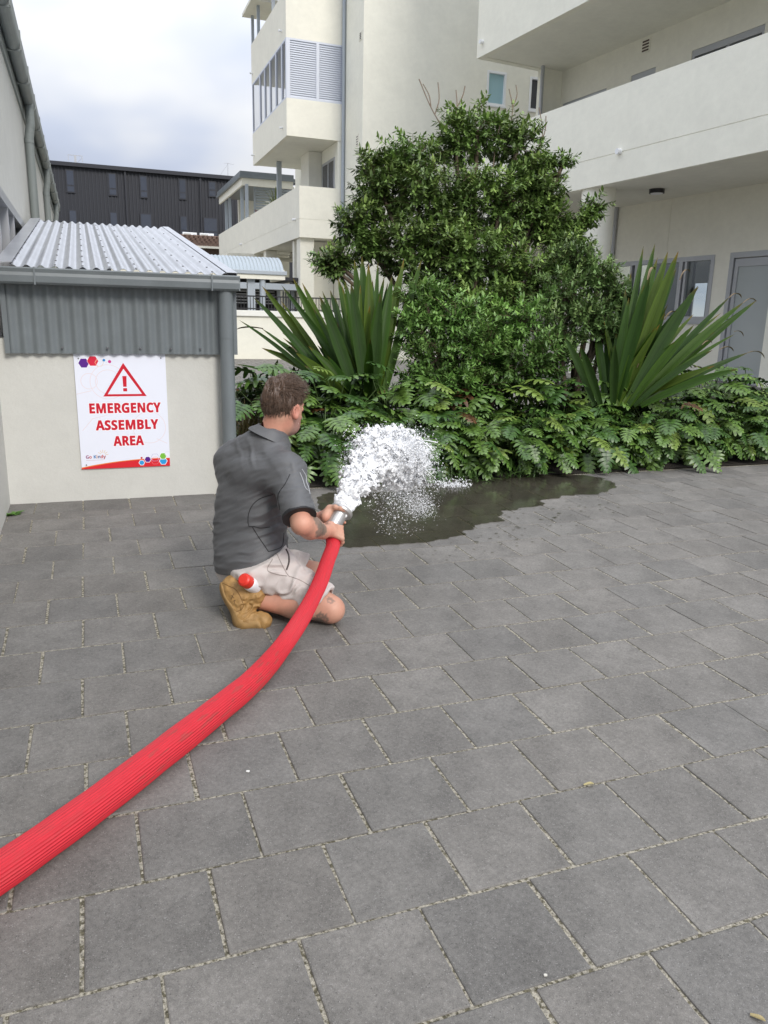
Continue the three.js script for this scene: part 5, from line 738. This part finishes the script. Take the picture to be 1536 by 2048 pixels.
    const topness = sst(0.02, 0.1, u), dir = Fh.clone().multiplyScalar(0.75 * topness).addScaledVector(Uh, lerp(-1, 0.05, topness)).addScaledVector(Rh, 0.35 * topness).addScaledVector(d, 0.06 + 0.16 * topness).add(V(rh() - 0.5, rh() - 0.5, rh() - 0.5).multiplyScalar(0.35)).normalize(), L = lerp(0.016, 0.036, topness) * (0.6 + 0.7 * rh());
    strands.push(paint(cyl(p.clone().addScaledVector(d, -0.002), p.clone().addScaledVector(dir, L).addScaledVector(d, 0.001 + 0.006 * topness), 0.0013, 0.0003, 3, true), () => { const k = 0.8 + 1.1 * rh(); return [0.082 * k, 0.05 * k, 0.033 * k]; }));
  }
  man.add('hair', [...hairG, ...strands], mat(S(1, 1, 1), { vertexColors: true, roughness: 0.5 }), { uv: false });

  // polo shirt
  const slvR = J.shR.clone().lerp(J.elR, 0.86), dR = J.elR.clone().sub(J.shR).normalize(), slvL = J.shL.clone().lerp(J.elL, 0.86), dL = J.elL.clone().sub(J.shL).normalize();
  const hemN = V(0, -1, 0).addScaledVector(Rt, 0.2).addScaledVector(Ft, 0.36).normalize(), hemP = at(505, 1137, 3.46);
  const st = torso([{ c: J.pel.clone().addScaledVector(V(0, 1, 0), -0.1).addScaledVector(Ft, -0.015), a: 0.18, b: 0.145 }, { c: J.pel.clone().addScaledVector(Ft, -0.012), a: 0.184, b: 0.147 }, { c: J.waist, a: 0.178, b: 0.135 }, { c: J.rib, a: 0.182, b: 0.135 }, { c: J.chest, a: 0.186, b: 0.126 }, { c: J.top, a: 0.15, b: 0.1 }], Rt);
  const trap = cap(J.shR.clone().add(V(0, 0.02, 0)), J.shL.clone().add(V(0, 0.015, 0)), 0.07, 0.062), trap2 = cap(J.top, J.neck, 0.08, 0.066), armsS = [cap(J.shR, slvR, 0.078, 0.072), cap(J.shL, slvL, 0.068, 0.066)], shBlades = cap(at(490, 945, 3.45), at(545, 955, 3.36), 0.05, 0.05);
  const endR = plane(slvR, dR), endL = plane(slvL, dL), hem = plane(hemP, hemN), neckHole = cap(J.top.clone().addScaledVector(V(0, 1, 0), 0.04), J.skull, 0.066, 0.064);
  const armpit = J.shR.clone().add(V(0, -0.11, 0)).addScaledVector(Rt, -0.04), wr = (x, y, z) => {
    // folds: pulled from armpit and waist, gathering above the hem
    const vx = x - armpit.x, vy = y - armpit.y, vz = z - armpit.z, d = Math.hypot(vx, vy, vz), lat = vx * Rt.x + vz * Rt.z, hh = y - J.pel.y; let w = 0;
    const crease = (p) => { const q = 0.5 + 0.5 * Math.cos(p); return q * q * q - 0.3; };
    w -= 0.0058 * Math.exp(-d * d / 0.034) * (0.6 + 0.6 * n3(x * 9 + 4, y * 9, z * 9)) * crease(150 * (vy * 0.88 - lat * 0.42) + 2.2 * n3(x * 6, y * 6, z * 6));
    w -= 0.005 * sst(0.32, 0.12, hh) * sst(-0.14, -0.02, hh) * (0.55 + 0.7 * n3(x * 8, y * 8 + 3, z * 8)) * crease(120 * (hh - 0.3 * lat) + 2.6 * n3(x * 5, y * 5, z * 5));
    w -= 0.004 * sst(0.36, 0.5, hh) * (0.5 + 0.8 * n3(x * 7, y * 7 + 9, z * 7)) * crease(110 * (hh * 0.6 + 0.55 * lat) + 2.4 * n3(x * 5 + 2, y * 5, z * 5));
    w += 0.0042 * n3(x * 5 + y * 2, y * 13 - lat * 7, z * 5) + 0.0012 * n3(x * 12, y * 34 - lat * 14, z * 12);
    const sl = (x - slvR.x) * dR.x + (y - slvR.y) * dR.y + (z - slvR.z) * dR.z; if (lat > -0.02) w += 0.005 * sst(-0.2, -0.06, sl) * sst(0.3, 0.0, d) * Math.sin(80 * sl + 30 * lat + 4 * n3(x * 8, y * 8, z * 8));
    return w;
  };
  const shirtF = (x, y, z) => { let d = smin(st(x, y, z), trap(x, y, z), 0.07); d = smin(d, trap2(x, y, z), 0.05); d = smin(d, shBlades(x, y, z), 0.06); const a = smax(armsS[0](x, y, z), endR(x, y, z), 0.006), b = smax(armsS[1](x, y, z), endL(x, y, z), 0.006); d = smin(d, a, 0.035); d = smin(d, b, 0.09); d += wr(x, y, z); d = smax(d, hem(x, y, z), 0.02); return smax(d, -neckHole(x, y, z), 0.008); };
  const [sa, sb] = bounds([J.pel.clone().addScaledVector(Ft, -0.15).addScaledVector(Rt, -0.1).add(V(0, -0.06, 0)), J.pel.clone().addScaledVector(Ft, -0.15).addScaledVector(Rt, 0.1), J.pel, hemP, J.neck, J.shR, J.shL, slvR, slvL, J.pel.clone().addScaledVector(Rt, 0.12), J.pel.clone().addScaledVector(Rt, -0.12)], 0.12);
  const shirtM = new THREE.MeshPhysicalMaterial({ color: S(0.105, 0.107, 0.113), roughness: 0.5, sheen: 0.4, sheenRoughness: 0.4, sheenColor: S(0.5, 0.5, 0.55), bumpMap: rep(clothBump, 18), bumpScale: 0.0006 });
  const shirt = man.add('shirt', surfaceNet(shirtF, sa, sb, 0.0054), shirtM);
  const cast = (x, y, f, off = 0) => { const d = ray(x, y); let t = 2.4 / d.dot(fw); for (let i = 0; i < 90; i++) { const p = CAM.clone().addScaledVector(d, t), q = f(p.x, p.y, p.z); if (q < 0.0006) break; t += q * 0.6; } return CAM.clone().addScaledVector(d, t - off); };
  const blackM = mat(S(0.012, 0.012, 0.014), { roughness: 0.6 }), line3 = (px, f, r) => { const c = new THREE.CatmullRomCurve3(px.map(([x, y]) => V(x, y, 0))), q = []; for (let i = 0; i <= 26; i++) { const p = c.getPoint(i / 26); q.push(cast(p.x, p.y, f, 0.0004)); } return tube(q, r, 60, 5); };
  for (const l of [[[546, 989], [521, 997], [506, 1009], [498, 1025], [496, 1043], [498, 1053]], [[498, 1053], [508, 1053], [520, 1056], [540, 1054]], [[505, 1054], [516, 1072], [527, 1088], [537, 1103]], [[537, 1103], [552, 1099], [564, 1092], [568, 1066]], [[580, 948], [570, 968], [556, 990], [560, 1020]]]) man.add('piping', line3(l, shirtF, 0.0017), blackM, { uv: false, parent: shirt });
  const ringAt = (c, d, R1, r) => { const g = new THREE.TorusGeometry(R1, r, 8, 40); g.applyQuaternion(new THREE.Quaternion().setFromUnitVectors(V(0, 0, 1), d)); return g.translate(c.x, c.y, c.z); };
  man.add('cuff', [cyl(slvR.clone().addScaledVector(dR, -0.012), slvR.clone().addScaledVector(dR, 0.003), 0.0735, 0.0735, 40)], blackM, { uv: false, parent: shirt });
  for (const l of [[[604, 938], [612, 952], [613, 964], [617, 974], [620, 988]], [[600, 945], [606, 960], [611, 975], [618, 982]]]) man.add('reflective_piping', line3(l, shirtF, 0.0016), mat(S(0.45, 0.46, 0.48), { roughness: 0.3 }), { uv: false, parent: shirt });
  // collar standing at the nape and folding outwards
  const cN = J.skull.clone().sub(J.top).normalize(), cX = Rt.clone().addScaledVector(cN, -Rt.dot(cN)).normalize(), cZ = cX.clone().cross(cN).normalize(), cC = J.neck.clone().addScaledVector(cN, 0.004);
  man.add('collar', sheet(64, 10, (u, v) => { const a = u * 2 * Math.PI, back = 0.5 - 0.5 * Math.sin(a), prof = v < 0.45 ? [0.066 + 0.003 * v, lerp(-0.02, 0.026, v / 0.45)] : [0.07 + 0.034 * sst(0.45, 1, v), lerp(0.027, -0.016 - 0.008 * back, (v - 0.45) / 0.55)]; const rr = prof[0] + 0.0015 * Math.sin(a * 5); const n = cX.clone().multiplyScalar(Math.cos(a)).addScaledVector(cZ, Math.sin(a)); return [cC.clone().addScaledVector(n, rr).addScaledVector(cN, prof[1] + 0.008 * back), v < 0.45 ? n.clone().negate() : n.clone().addScaledVector(cN, 0.6).normalize()]; }, -0.0022), shirtM, { parent: shirt });

  // shorts
  const cuffR = J.hipR.clone().lerp(J.knR, 0.88), tR = J.knR.clone().sub(J.hipR).normalize(), cuffL = J.hipL.clone().lerp(J.knL, 0.8), tL = J.knL.clone().sub(J.hipL).normalize();
  const pelS = torso([{ c: J.pel.clone().add(V(0, 0.06, 0)), a: 0.166, b: 0.118 }, { c: J.pel.clone().add(V(0, -0.04, 0)), a: 0.17, b: 0.122 }], Rt), butt = cap(J.hipR.clone().addScaledVector(Ft, -0.06).add(V(0, -0.01, 0)), J.hipL.clone().addScaledVector(Ft, -0.06).add(V(0, -0.03, 0)), 0.1, 0.1);
  const lg = [[cap(J.hipR, J.knR.clone().lerp(J.hipR, 0.1).add(V(0, 0.006, 0)), 0.102, 0.088), plane(cuffR, tR)], [cap(J.hipL, J.knL, 0.1, 0.086), plane(cuffL, tL)]], hollow = cap(J.hipR.clone().lerp(J.knR, 0.7), J.knR.clone().addScaledVector(tR, 0.05), 0.07, 0.072);
  const shortsF = (x, y, z) => { let d = smin(pelS(x, y, z), butt(x, y, z), 0.06); for (const [c, p] of lg) d = smin(d, smax(c(x, y, z), p(x, y, z), 0.006), 0.045); const l = (x - J.hipR.x) * tR.x + (y - J.hipR.y) * tR.y + (z - J.hipR.z) * tR.z; d += 0.005 * Math.sin(48 * (l * 0.55 - (y - J.hipR.y) * 0.9) + 6 * n3(x * 7, y * 7, z * 7)) * sst(-0.12, 0.05, l) * sst(0.36, 0.18, l) + 0.005 * n3(x * 15, y * 15, z * 15); d = smax(d, -(hem(x, y, z) + 0.035), 0.01); d = smax(d, -(st(x, y, z) + 0.006) * sst(0.0, -0.01, hem(x, y, z)) - (1 - sst(0.0, -0.01, hem(x, y, z))), 0.004); return smax(d, -hollow(x, y, z), 0.005); };
  const [pa, pb] = bounds([J.pel, J.knR, J.knL, J.hipR, J.hipL, J.pel.clone().addScaledVector(Ft, -0.1)], 0.13);
  const shortsM = mat(S(0.6, 0.545, 0.52), { roughness: 0.85, bumpMap: rep(clothBump, 14), bumpScale: 0.0008 }), shorts = man.add('shorts', surfaceNet(shortsF, pa, pb, 0.0068), shortsM), seamM = mat(S(0.33, 0.28, 0.26), { roughness: 0.9 });
  for (const l of [[[553, 1106], [562, 1125], [578, 1152], [584, 1154]], [[584, 1154], [600, 1160], [620, 1172], [640, 1184]], [[584, 1154], [570, 1172], [556, 1186], [548, 1200]], [[545, 1118], [535, 1140], [552, 1148], [574, 1152]], [[652, 1206], [662, 1193], [668, 1180], [670, 1168]]]) man.add('seam', line3(l, shortsF, 0.0016), seamM, { uv: false, parent: shorts });
  man.add('pocket_edge', line3([[572, 1098], [577, 1110], [578, 1124], [573, 1140]], shortsF, 0.0042), mat(S(0.09, 0.075, 0.07), { roughness: 0.9 }), { uv: false, parent: shorts });

  // boots: upper, sole and pull mark
  const boot = (heel, ball, toe, ank, label) => {
    const up2 = ank.clone().sub(heel).normalize(), fwd = ball.clone().sub(heel).normalize(), side = fwd.clone().cross(up2).normalize(), dn = side.clone().cross(fwd).normalize(); if (dn.dot(ank.clone().sub(heel.clone().lerp(ball, 0.3))) > 0) dn.negate();
    const S2 = (p, q) => p.clone().addScaledVector(dn, -q);
    const f = blend([cap(S2(heel, 0.042), S2(ball, 0.036), 0.042, 0.043), cap(S2(ball, 0.036), S2(toe, 0.034), 0.043, 0.038), cap(S2(heel, 0.045), ank, 0.044, 0.047), cap(ank, ank.clone().addScaledVector(J.knR.clone().sub(J.anR).normalize(), 0.07), 0.05, 0.056), cap(S2(heel.clone().lerp(ball, 0.5), 0.05), ank, 0.04, 0.046)], 0.035);
    const cutS = plane(heel, dn), ff = (x, y, z) => { const l = (x - heel.x) * fwd.x + (y - heel.y) * fwd.y + (z - heel.z) * fwd.z, cr = 0.0035 * sst(0.07, 0.1, l) * sst(0.19, 0.15, l) * Math.sin(l * 170 + 4 * n3(x * 20, y * 20, z * 20)); return f(x, y, z) + cr + 0.0022 * n3(x * 30, y * 30, z * 30); };
    const [a, b] = bounds([heel, ball, toe, ank, ank.clone().addScaledVector(J.knR.clone().sub(J.anR).normalize(), 0.07)], 0.075);
    const g = paint(surfaceNet(ff, a, b, 0.0048), (x, y, z) => { const k = 1 + 0.16 * n3(x * 24, y * 24, z * 24) + 0.08 * n3(x * 90, y * 90, z * 90); return [0.37 * k, 0.215 * k, 0.075 * k]; });
    const bt = man.add('boot', g, mat(S(1, 1, 1), { vertexColors: true, roughness: 0.62, bumpMap: rep(stuccoBump, 8), bumpScale: 0.0012 }), { uv: true, label });
    const sole = blend([cap(heel, ball, 0.04, 0.045), cap(ball, toe, 0.045, 0.036)], 0.03), sf = (x, y, z) => { const h2 = (x - heel.x) * dn.x + (y - heel.y) * dn.y + (z - heel.z) * dn.z, bendB = Math.min(0, 0), q = Math.max(sole(x, y, z), -0.02 - 0 * bendB + 0); const l = (x - heel.x) * fwd.x + (y - heel.y) * fwd.y + (z - heel.z) * fwd.z; return smax(smax(f(x, y, z) - 0.006, Math.abs(sole(x, y, z) + 0.0) - 0.5, 0.004), Math.abs(sole(x, y, z) + 0.03) - 0.03, 0.004) + 0.0035 * (Math.sin(l * 330) > 0.2 ? 1 : 0) * sst(0.0, 0.01, h2); };
    const sg = surfaceNet((x, y, z) => smax(sole(x, y, z) - 0.002, (f(x, y, z) - 0.0055), 0.003), a, b, 0.005);
    man.add('sole', paint(sg, (x, y, z) => { const k = 1 + 0.12 * n3(x * 30, y * 30, z * 30); return [0.33 * k, 0.2 * k, 0.075 * k]; }), mat(S(1, 1, 1), { vertexColors: true, roughness: 0.7 }), { uv: false, parent: bt });
    return { bt, ff };
  };
  const rb = boot(at(447, 1182, 3.44), at(476, 1246, 3.41), at(513, 1249, 3.40), at(476, 1186, 3.44), 'tan leather work boot of the right foot, toes on the paving');
  const wx = [[[462, 1190], [468, 1196]], [[468, 1186], [462, 1199]], [[466, 1203], [470, 1200], [468, 1208]]]; for (const l of wx) man.add('stitching', line3(l, rb.ff, 0.0012), mat(S(0.12, 0.07, 0.03)), { uv: false, parent: rb.bt });
  man.add('seam', line3([[446, 1166], [458, 1172], [470, 1178], [482, 1196], [486, 1215], [468, 1226]], rb.ff, 0.0016), mat(S(0.2, 0.11, 0.035)), { uv: false, parent: rb.bt });
  boot(at(520, 1176, 3.66), at(532, 1207, 3.62), at(548, 1212, 3.62), at(536, 1180, 3.65), 'tan boot of the left foot, mostly hidden');

  // bottle in the back pocket
  const c0 = at(486, 1158, 3.31), c1 = at(506, 1171, 3.39), ax = c1.clone().sub(c0).normalize(), bot = new Thing('bottle', 'white bottle with red cap stuck in the back pocket of the shorts', 'bottle', c1);
  const pv = (o, prof) => { const g = new THREE.LatheGeometry(prof.map(([r, h]) => new THREE.Vector2(r, h)), 36); g.applyQuaternion(new THREE.Quaternion().setFromUnitVectors(V(0, 1, 0), ax)); return g.translate(o.x, o.y, o.z); };
  bot.add('cap', pv(c0, [[0, 0], [0.02, 0], [0.0215, 0.002], [0.0225, 0.004], [0.0275, 0.006], [0.0295, 0.01], [0.03, 0.046], [0.0285, 0.048], [0, 0.048]]), mat(S(0.72, 0.035, 0.02), { roughness: 0.4 }), { uv: false });
  bot.add('body', pv(c0.clone().addScaledVector(ax, 0.049), [[0, 0], [0.0255, 0], [0.031, 0.006], [0.033, 0.02], [0.033, 0.06], [0.03, 0.068], [0, 0.07]]), mat(S(0.8, 0.8, 0.82), { roughness: 0.35 }), { uv: false });
}

// ---------- hose and coupling
{
  const t = new Thing('fire_hose', 'ribbed red fire hose lying over the paving and rising into the hands of the man', 'hose', V(0.4, gy(0.4, -2.5), -2.5));
  const curve = new THREE.CatmullRomCurve3(hosePts, false, 'centripetal'), nS = 520, fr = curve.computeFrenetFrames(nS, false), nR = 176, ribs = 34, P = [], N = [], I = [], C = [];
  const len = curve.getLengths(nS), TOT = len[nS];
  for (let i = 0; i <= nS; i++) {
    const s = i / nS, c = curve.getPointAt(s), l = s * TOT, r = lerp(0.031, 0.0465, sst(0.05, 1.5, l)) + 0.0009 * n2(l * 5, 3), e1 = fr.normals[i], e2 = fr.binormals[i];
    for (let j = 0; j <= nR; j++) {
      const a = j / nR * 2 * Math.PI, w = Math.cos(a * ribs), rib = 0.0011 * (r / 0.047) * (Math.pow(Math.abs(w), 0.7) * Math.sign(w)), n = e1.clone().multiplyScalar(Math.cos(a)).addScaledVector(e2, Math.sin(a)), tn1 = e1.clone().multiplyScalar(-Math.sin(a)).addScaledVector(e2, Math.cos(a));
      const p = c.clone().addScaledVector(n, r + rib); P.push(p.x, p.y, p.z); const nn = n.addScaledVector(tn1, 0.8 * Math.sin(a * ribs)).normalize(); N.push(nn.x, nn.y, nn.z);
      const dirt = sst(0.38, 0.62, n3(l * 9, Math.cos(a) * 2, Math.sin(a) * 2) + 0.25 * n3(l * 40, Math.cos(a) * 9, Math.sin(a) * 9)) * 0.35 * (l > 0.8 && l < 1.7 ? 1 : 0.25), k = (1 + 0.06 * n3(l * 20, Math.cos(a) * 4, Math.sin(a) * 4)) * (w < -0.6 ? 0.86 : 1);
      C.push(lerp(0.58, 0.18, dirt) * k, lerp(0.02, 0.08, dirt) * k, lerp(0.034, 0.055, dirt) * k);
    }
  }
  const W = nR + 1; for (let i = 0; i < nS; i++) for (let j = 0; j < nR; j++) { const o = i * W + j; I.push(o, o + 1, o + W, o + 1, o + W + 1, o + W); }
  const g = new THREE.BufferGeometry(); g.setAttribute('position', new THREE.Float32BufferAttribute(P, 3)); g.setAttribute('normal', new THREE.Float32BufferAttribute(N, 3)); g.setAttribute('color', new THREE.Float32BufferAttribute(C, 3)); g.setIndex(I);
  { const a = V(P[0], P[1], P[2]), b = V(P[3], P[4], P[5]), c = V(P[3 * W], P[3 * W + 1], P[3 * W + 2]); if (b.sub(a).cross(c.sub(a)).dot(V(N[0], N[1], N[2])) < 0) for (let k = 0; k < I.length; k += 3) [I[k + 1], I[k + 2]] = [I[k + 2], I[k + 1]]; g.setIndex(I); }
  t.add('hose_jacket', g, mat(S(1, 1, 1), { vertexColors: true, roughness: 0.55 }), { uv: false });
  const q = new THREE.Quaternion().setFromUnitVectors(V(0, 1, 0), hoseAx), put = (geo, o) => { geo.applyQuaternion(q); return geo.translate(o.x, o.y, o.z); }, met = mat(S(0.6, 0.58, 0.56), { roughness: 0.36, metalness: 0.65, map: metalTex });
  const lathe = (pr) => new THREE.LatheGeometry(pr.map(([r, h]) => new THREE.Vector2(r, h)), 48);
  const cp = t.add('coupling', put(lathe([[0.029, 0.0], [0.034, 0.0], [0.0345, 0.006], [0.0335, 0.01], [0.0345, 0.016], [0.0345, 0.034], [0.036, 0.038], [0.036, 0.072], [0.0385, 0.076], [0.0385, 0.086], [0.052, 0.09], [0.0555, 0.094], [0.0565, 0.103], [0.0545, 0.11], [0.05, 0.112], [0.046, 0.109], [0.042, 0.1], [0.034, 0.096], [0.031, 0.09], [0.029, 0.0]]), hoseTop), met, { uv: false });
  t.add('binding', put(lathe([[0.0305, -0.004], [0.0338, -0.004], [0.0345, 0.002], [0.0342, 0.028], [0.0335, 0.032]]), hoseTop), mat(S(0.68, 0.66, 0.64), { roughness: 0.6 }), { uv: false, parent: cp });
  for (let k = 0; k < 6; k++) { const a = k / 6 * 6.283 + 0.4; t.add('lug', put(B(-0.005, 0.005, 0.09, 0.105, 0.036, 0.05, 0.002).rotateY(a), hoseTop), met, { uv: false, parent: cp }); }
}
// ---------- the water: a foaming jet that breaks into ligaments and drops
{
  const m0 = flange.clone().addScaledVector(hoseAx, -0.01), path = [m0, at(702, 985, 3.68), at(728, 938, 3.82), at(770, 905, 3.98), at(815, 915, 4.15), at(845, 965, 4.35), at(848, 1022, 4.6)];
  const t = new Thing('water_jet', 'white foaming water gushing from the hose coupling towards the garden', 'water', m0), r = rng(131);
  const curve = new THREE.CatmullRomCurve3(path, false, 'centripetal'), k = 4 / FPX;
  const lumps = []; const lump = (x, y, d, rp) => lumps.push([at(x, y, d), rp * d / FPX]);
  for (let i = 0; i <= 12; i++) { const p = curve.getPointAt(i / 12 * 0.3); lumps.push([p, lerp(0.038, 0.062, i / 12)]); }
  for (const [x, y, d, s] of [[735, 945, 3.85, 30], [755, 920, 3.9, 38], [745, 900, 3.88, 30], [775, 895, 3.95, 38], [800, 905, 4.05, 36], [770, 930, 3.95, 34], [800, 935, 4.05, 30], [825, 910, 4.1, 22], [735, 920, 3.85, 28], [765, 876, 3.95, 20], [790, 880, 4.0, 20], [825, 935, 4.12, 22], [812, 885, 4.05, 20], [838, 915, 4.15, 14], [815, 960, 4.15, 18], [790, 958, 4.05, 20], [742, 880, 3.9, 16]]) lump(x, y, d, s);
  const jet = (x, y, z) => { let d = 1e3; for (const [c, q] of lumps) { const e = Math.hypot(x - c.x, y - c.y, z - c.z) - q * 0.82; d = smin(d, e, 0.05); } const far = sst(0.0, 0.25, Math.hypot(x - m0.x, y - m0.y, z - m0.z)); return d + (0.006 + 0.03 * far) * n3(x * 17, y * 17, z * 17) + (0.004 + 0.012 * far) * n3(x * 43, y * 43, z * 43) + (0.002 + 0.007 * far) * n3(x * 92, y * 92, z * 92); };
  const [a, b] = bounds(lumps.map((l) => l[0]), 0.12);
  const foam = new THREE.MeshPhysicalMaterial({ color: S(0.96, 0.97, 0.99), roughness: 0.22, transmission: 0.12, thickness: 0.01, ior: 1.33 }), clear = new THREE.MeshPhysicalMaterial({ color: S(0.97, 0.98, 1), roughness: 0.02, transmission: 0.85, thickness: 0.01, ior: 1.33 });
  t.add('jet', surfaceNet(jet, a, b, 0.0058), foam, { uv: false });
  const ico = new THREE.IcosahedronGeometry(1, 1), M4 = new THREE.Matrix4(), lists = [[], []];
  const drop = (p, s, dir, st, which) => { const q = new THREE.Quaternion().setFromUnitVectors(V(0, 1, 0), dir); M4.compose(p, q, V(s, s * st, s)); lists[which].push(M4.clone()); };
  const rd = () => V(r() - 0.5, r() - 0.5, r() - 0.5);
  const spray = (x, y, d, sx, sy, n, smax1, dense) => { for (let i = 0; i < n * 3.8; i++) { const g1 = (r() + r() + r() - 1.5) / 0.9, g2 = (r() + r() + r() - 1.5) / 0.9, p = at(x + g1 * sx, y + g2 * sy, d + 0.22 * (r() - 0.5)); if (p.y < gy(p.x, p.z) + 0.006) continue; const s = smax1 * 0.36 * (0.22 + 0.78 * Math.pow(r(), 3.5)); drop(p, s, V(0.8, 0.5 - 1.2 * sst(790, 860, x + g1 * sx), -0.4).add(rd().multiplyScalar(0.9)).normalize(), r() < 0.35 ? 1 + 2.4 * r() : 1, r() < 0.66 ? 0 : 1); } };
  spray(778, 905, 3.95, 62, 36, 1500, 0.0125, 0.75); spray(815, 925, 4.1, 48, 46, 1000, 0.011, 0.95); spray(845, 940, 4.2, 24, 46, 240, 0.009, 0.9); spray(750, 880, 3.9, 45, 22, 420, 0.009, 0.7); spray(800, 870, 4.0, 46, 16, 240, 0.009, 0.7);
  spray(815, 985, 4.25, 38, 38, 420, 0.0085, 0.9); spray(840, 1012, 4.5, 28, 22, 520, 0.007, 0.9); spray(770, 980, 4.0, 40, 30, 300, 0.008, 0.55); spray(775, 1030, 4.1, 30, 26, 90, 0.007, 0.6); spray(700, 970, 3.7, 18, 30, 160, 0.006, 0.7); spray(800, 1060, 4.2, 40, 12, 45, 0.006, 0.6); spray(860, 915, 4.2, 10, 24, 70, 0.007, 0.6); spray(690, 925, 3.8, 14, 24, 60, 0.006, 0.6);
  spray(790, 915, 4.0, 95, 60, 420, 0.0055, 0.6); spray(815, 1000, 4.3, 60, 45, 320, 0.005, 0.5);
  // thin curling threads of water
  const th = []; for (let i = 0; i < 90; i++) { const p = at(lerp(725, 850, r()), lerp(875, 950, r()), 3.9 + 0.35 * r()), q = [p]; let d = rd().multiplyScalar(0.05); for (let j = 0; j < 4; j++) { d.add(rd().multiplyScalar(0.035)); q.push(q[j].clone().add(d.clone().multiplyScalar(0.6))); } th.push(tube(q, 0.0012 + 0.0022 * r(), 10, 5)); }
  t.add('threads', th, foam, { uv: false, kind: 'stuff' });
  lists.forEach((l, w) => { const im = new THREE.InstancedMesh(ico, w ? clear : foam, l.length); im.name = w ? 'clear_drops' : 'drops'; im.userData.kind = 'stuff'; const mv = new THREE.Matrix4().makeTranslation(-m0.x, -m0.y, -m0.z); l.forEach((m, i) => im.setMatrixAt(i, m.premultiply(mv))); t.o.add(im); });
  // where the falling water lands by the bed
  const sp = onGround(905, 968), s2 = new THREE.Group(); s2.name = numbered('splash'); s2.position.copy(sp); s2.userData = { kind: 'stuff', label: 'low splash of water drops at the edge of the garden bed', category: 'splash' }; scene.add(s2);
  const l2 = []; for (let i = 0; i < 420; i++) { const p = onGround(905 + 42 * (r() + r() - 1), 972 + 10 * (r() - 0.5)).add(V(0, 0.07 * r() * r(), 0)).sub(sp), s = 0.002 + 0.0045 * r() * r(); l2.push(new THREE.Matrix4().compose(p, new THREE.Quaternion(), V(s, s * (0.7 + r()), s))); }
  const im = new THREE.InstancedMesh(ico, foam, l2.length); im.name = 'drops'; im.userData.kind = 'stuff'; l2.forEach((m, i) => im.setMatrixAt(i, m)); s2.add(im);
}
// ---------- small things lying on the paving
{
  const fallen = (x, y, L, turn, label, c) => { const p = onGround(x, y, 0.004), t = new Thing('fallen_leaf', label, 'leaf', p); const g = blade(V(0, 0, 0), V(Math.cos(turn), 0.12, Math.sin(turn)), L, L * 0.4, 0.35, 0.3, 0.02, 6).translate(p.x, p.y, p.z); t.add('leaf_blade', g, leafMat(...c), { uv: false }); };
  fallen(1168, 1571, 0.035, 0.1, 'dry cream coloured leaf lying in a joint right of centre', [0.55, 0.42, 0.24]); fallen(1500, 2030, 0.03, 0.9, 'dry tan leaf at the bottom right corner of the paving', [0.5, 0.36, 0.2]);
  const r = rng(151), spot = (x, y, s, label, c) => { const p = onGround(x, y, 0.001), t = new Thing('gum_spot', label, 'spot', p); const sh = []; for (let i = 0; i < 12; i++) { const a = i / 12 * 6.283, q = s * (0.75 + 0.4 * r()); sh.push([Math.cos(a) * q * 1.3, Math.sin(a) * q]); } t.add('blot', profileAlong(sh.map(([u, w]) => [u, w]), p.clone(), p.clone().add(V(0, 0.0022, 0)), V(1, 0, 0), V(0, 0, -1)), mat(S(...c), { roughness: 0.8 }), { uv: false }); };
  spot(496, 1543, 0.005, 'white spot stuck on a paver right of the red hose', [0.75, 0.75, 0.72]); spot(1091, 1951, 0.0035, 'small pale chip on a paver near the bottom right', [0.6, 0.58, 0.52]);
}

scene.traverse((o) => { if (o.isMesh) { o.castShadow = true; o.receiveShadow = true; } });
renderer.render(scene, camera);
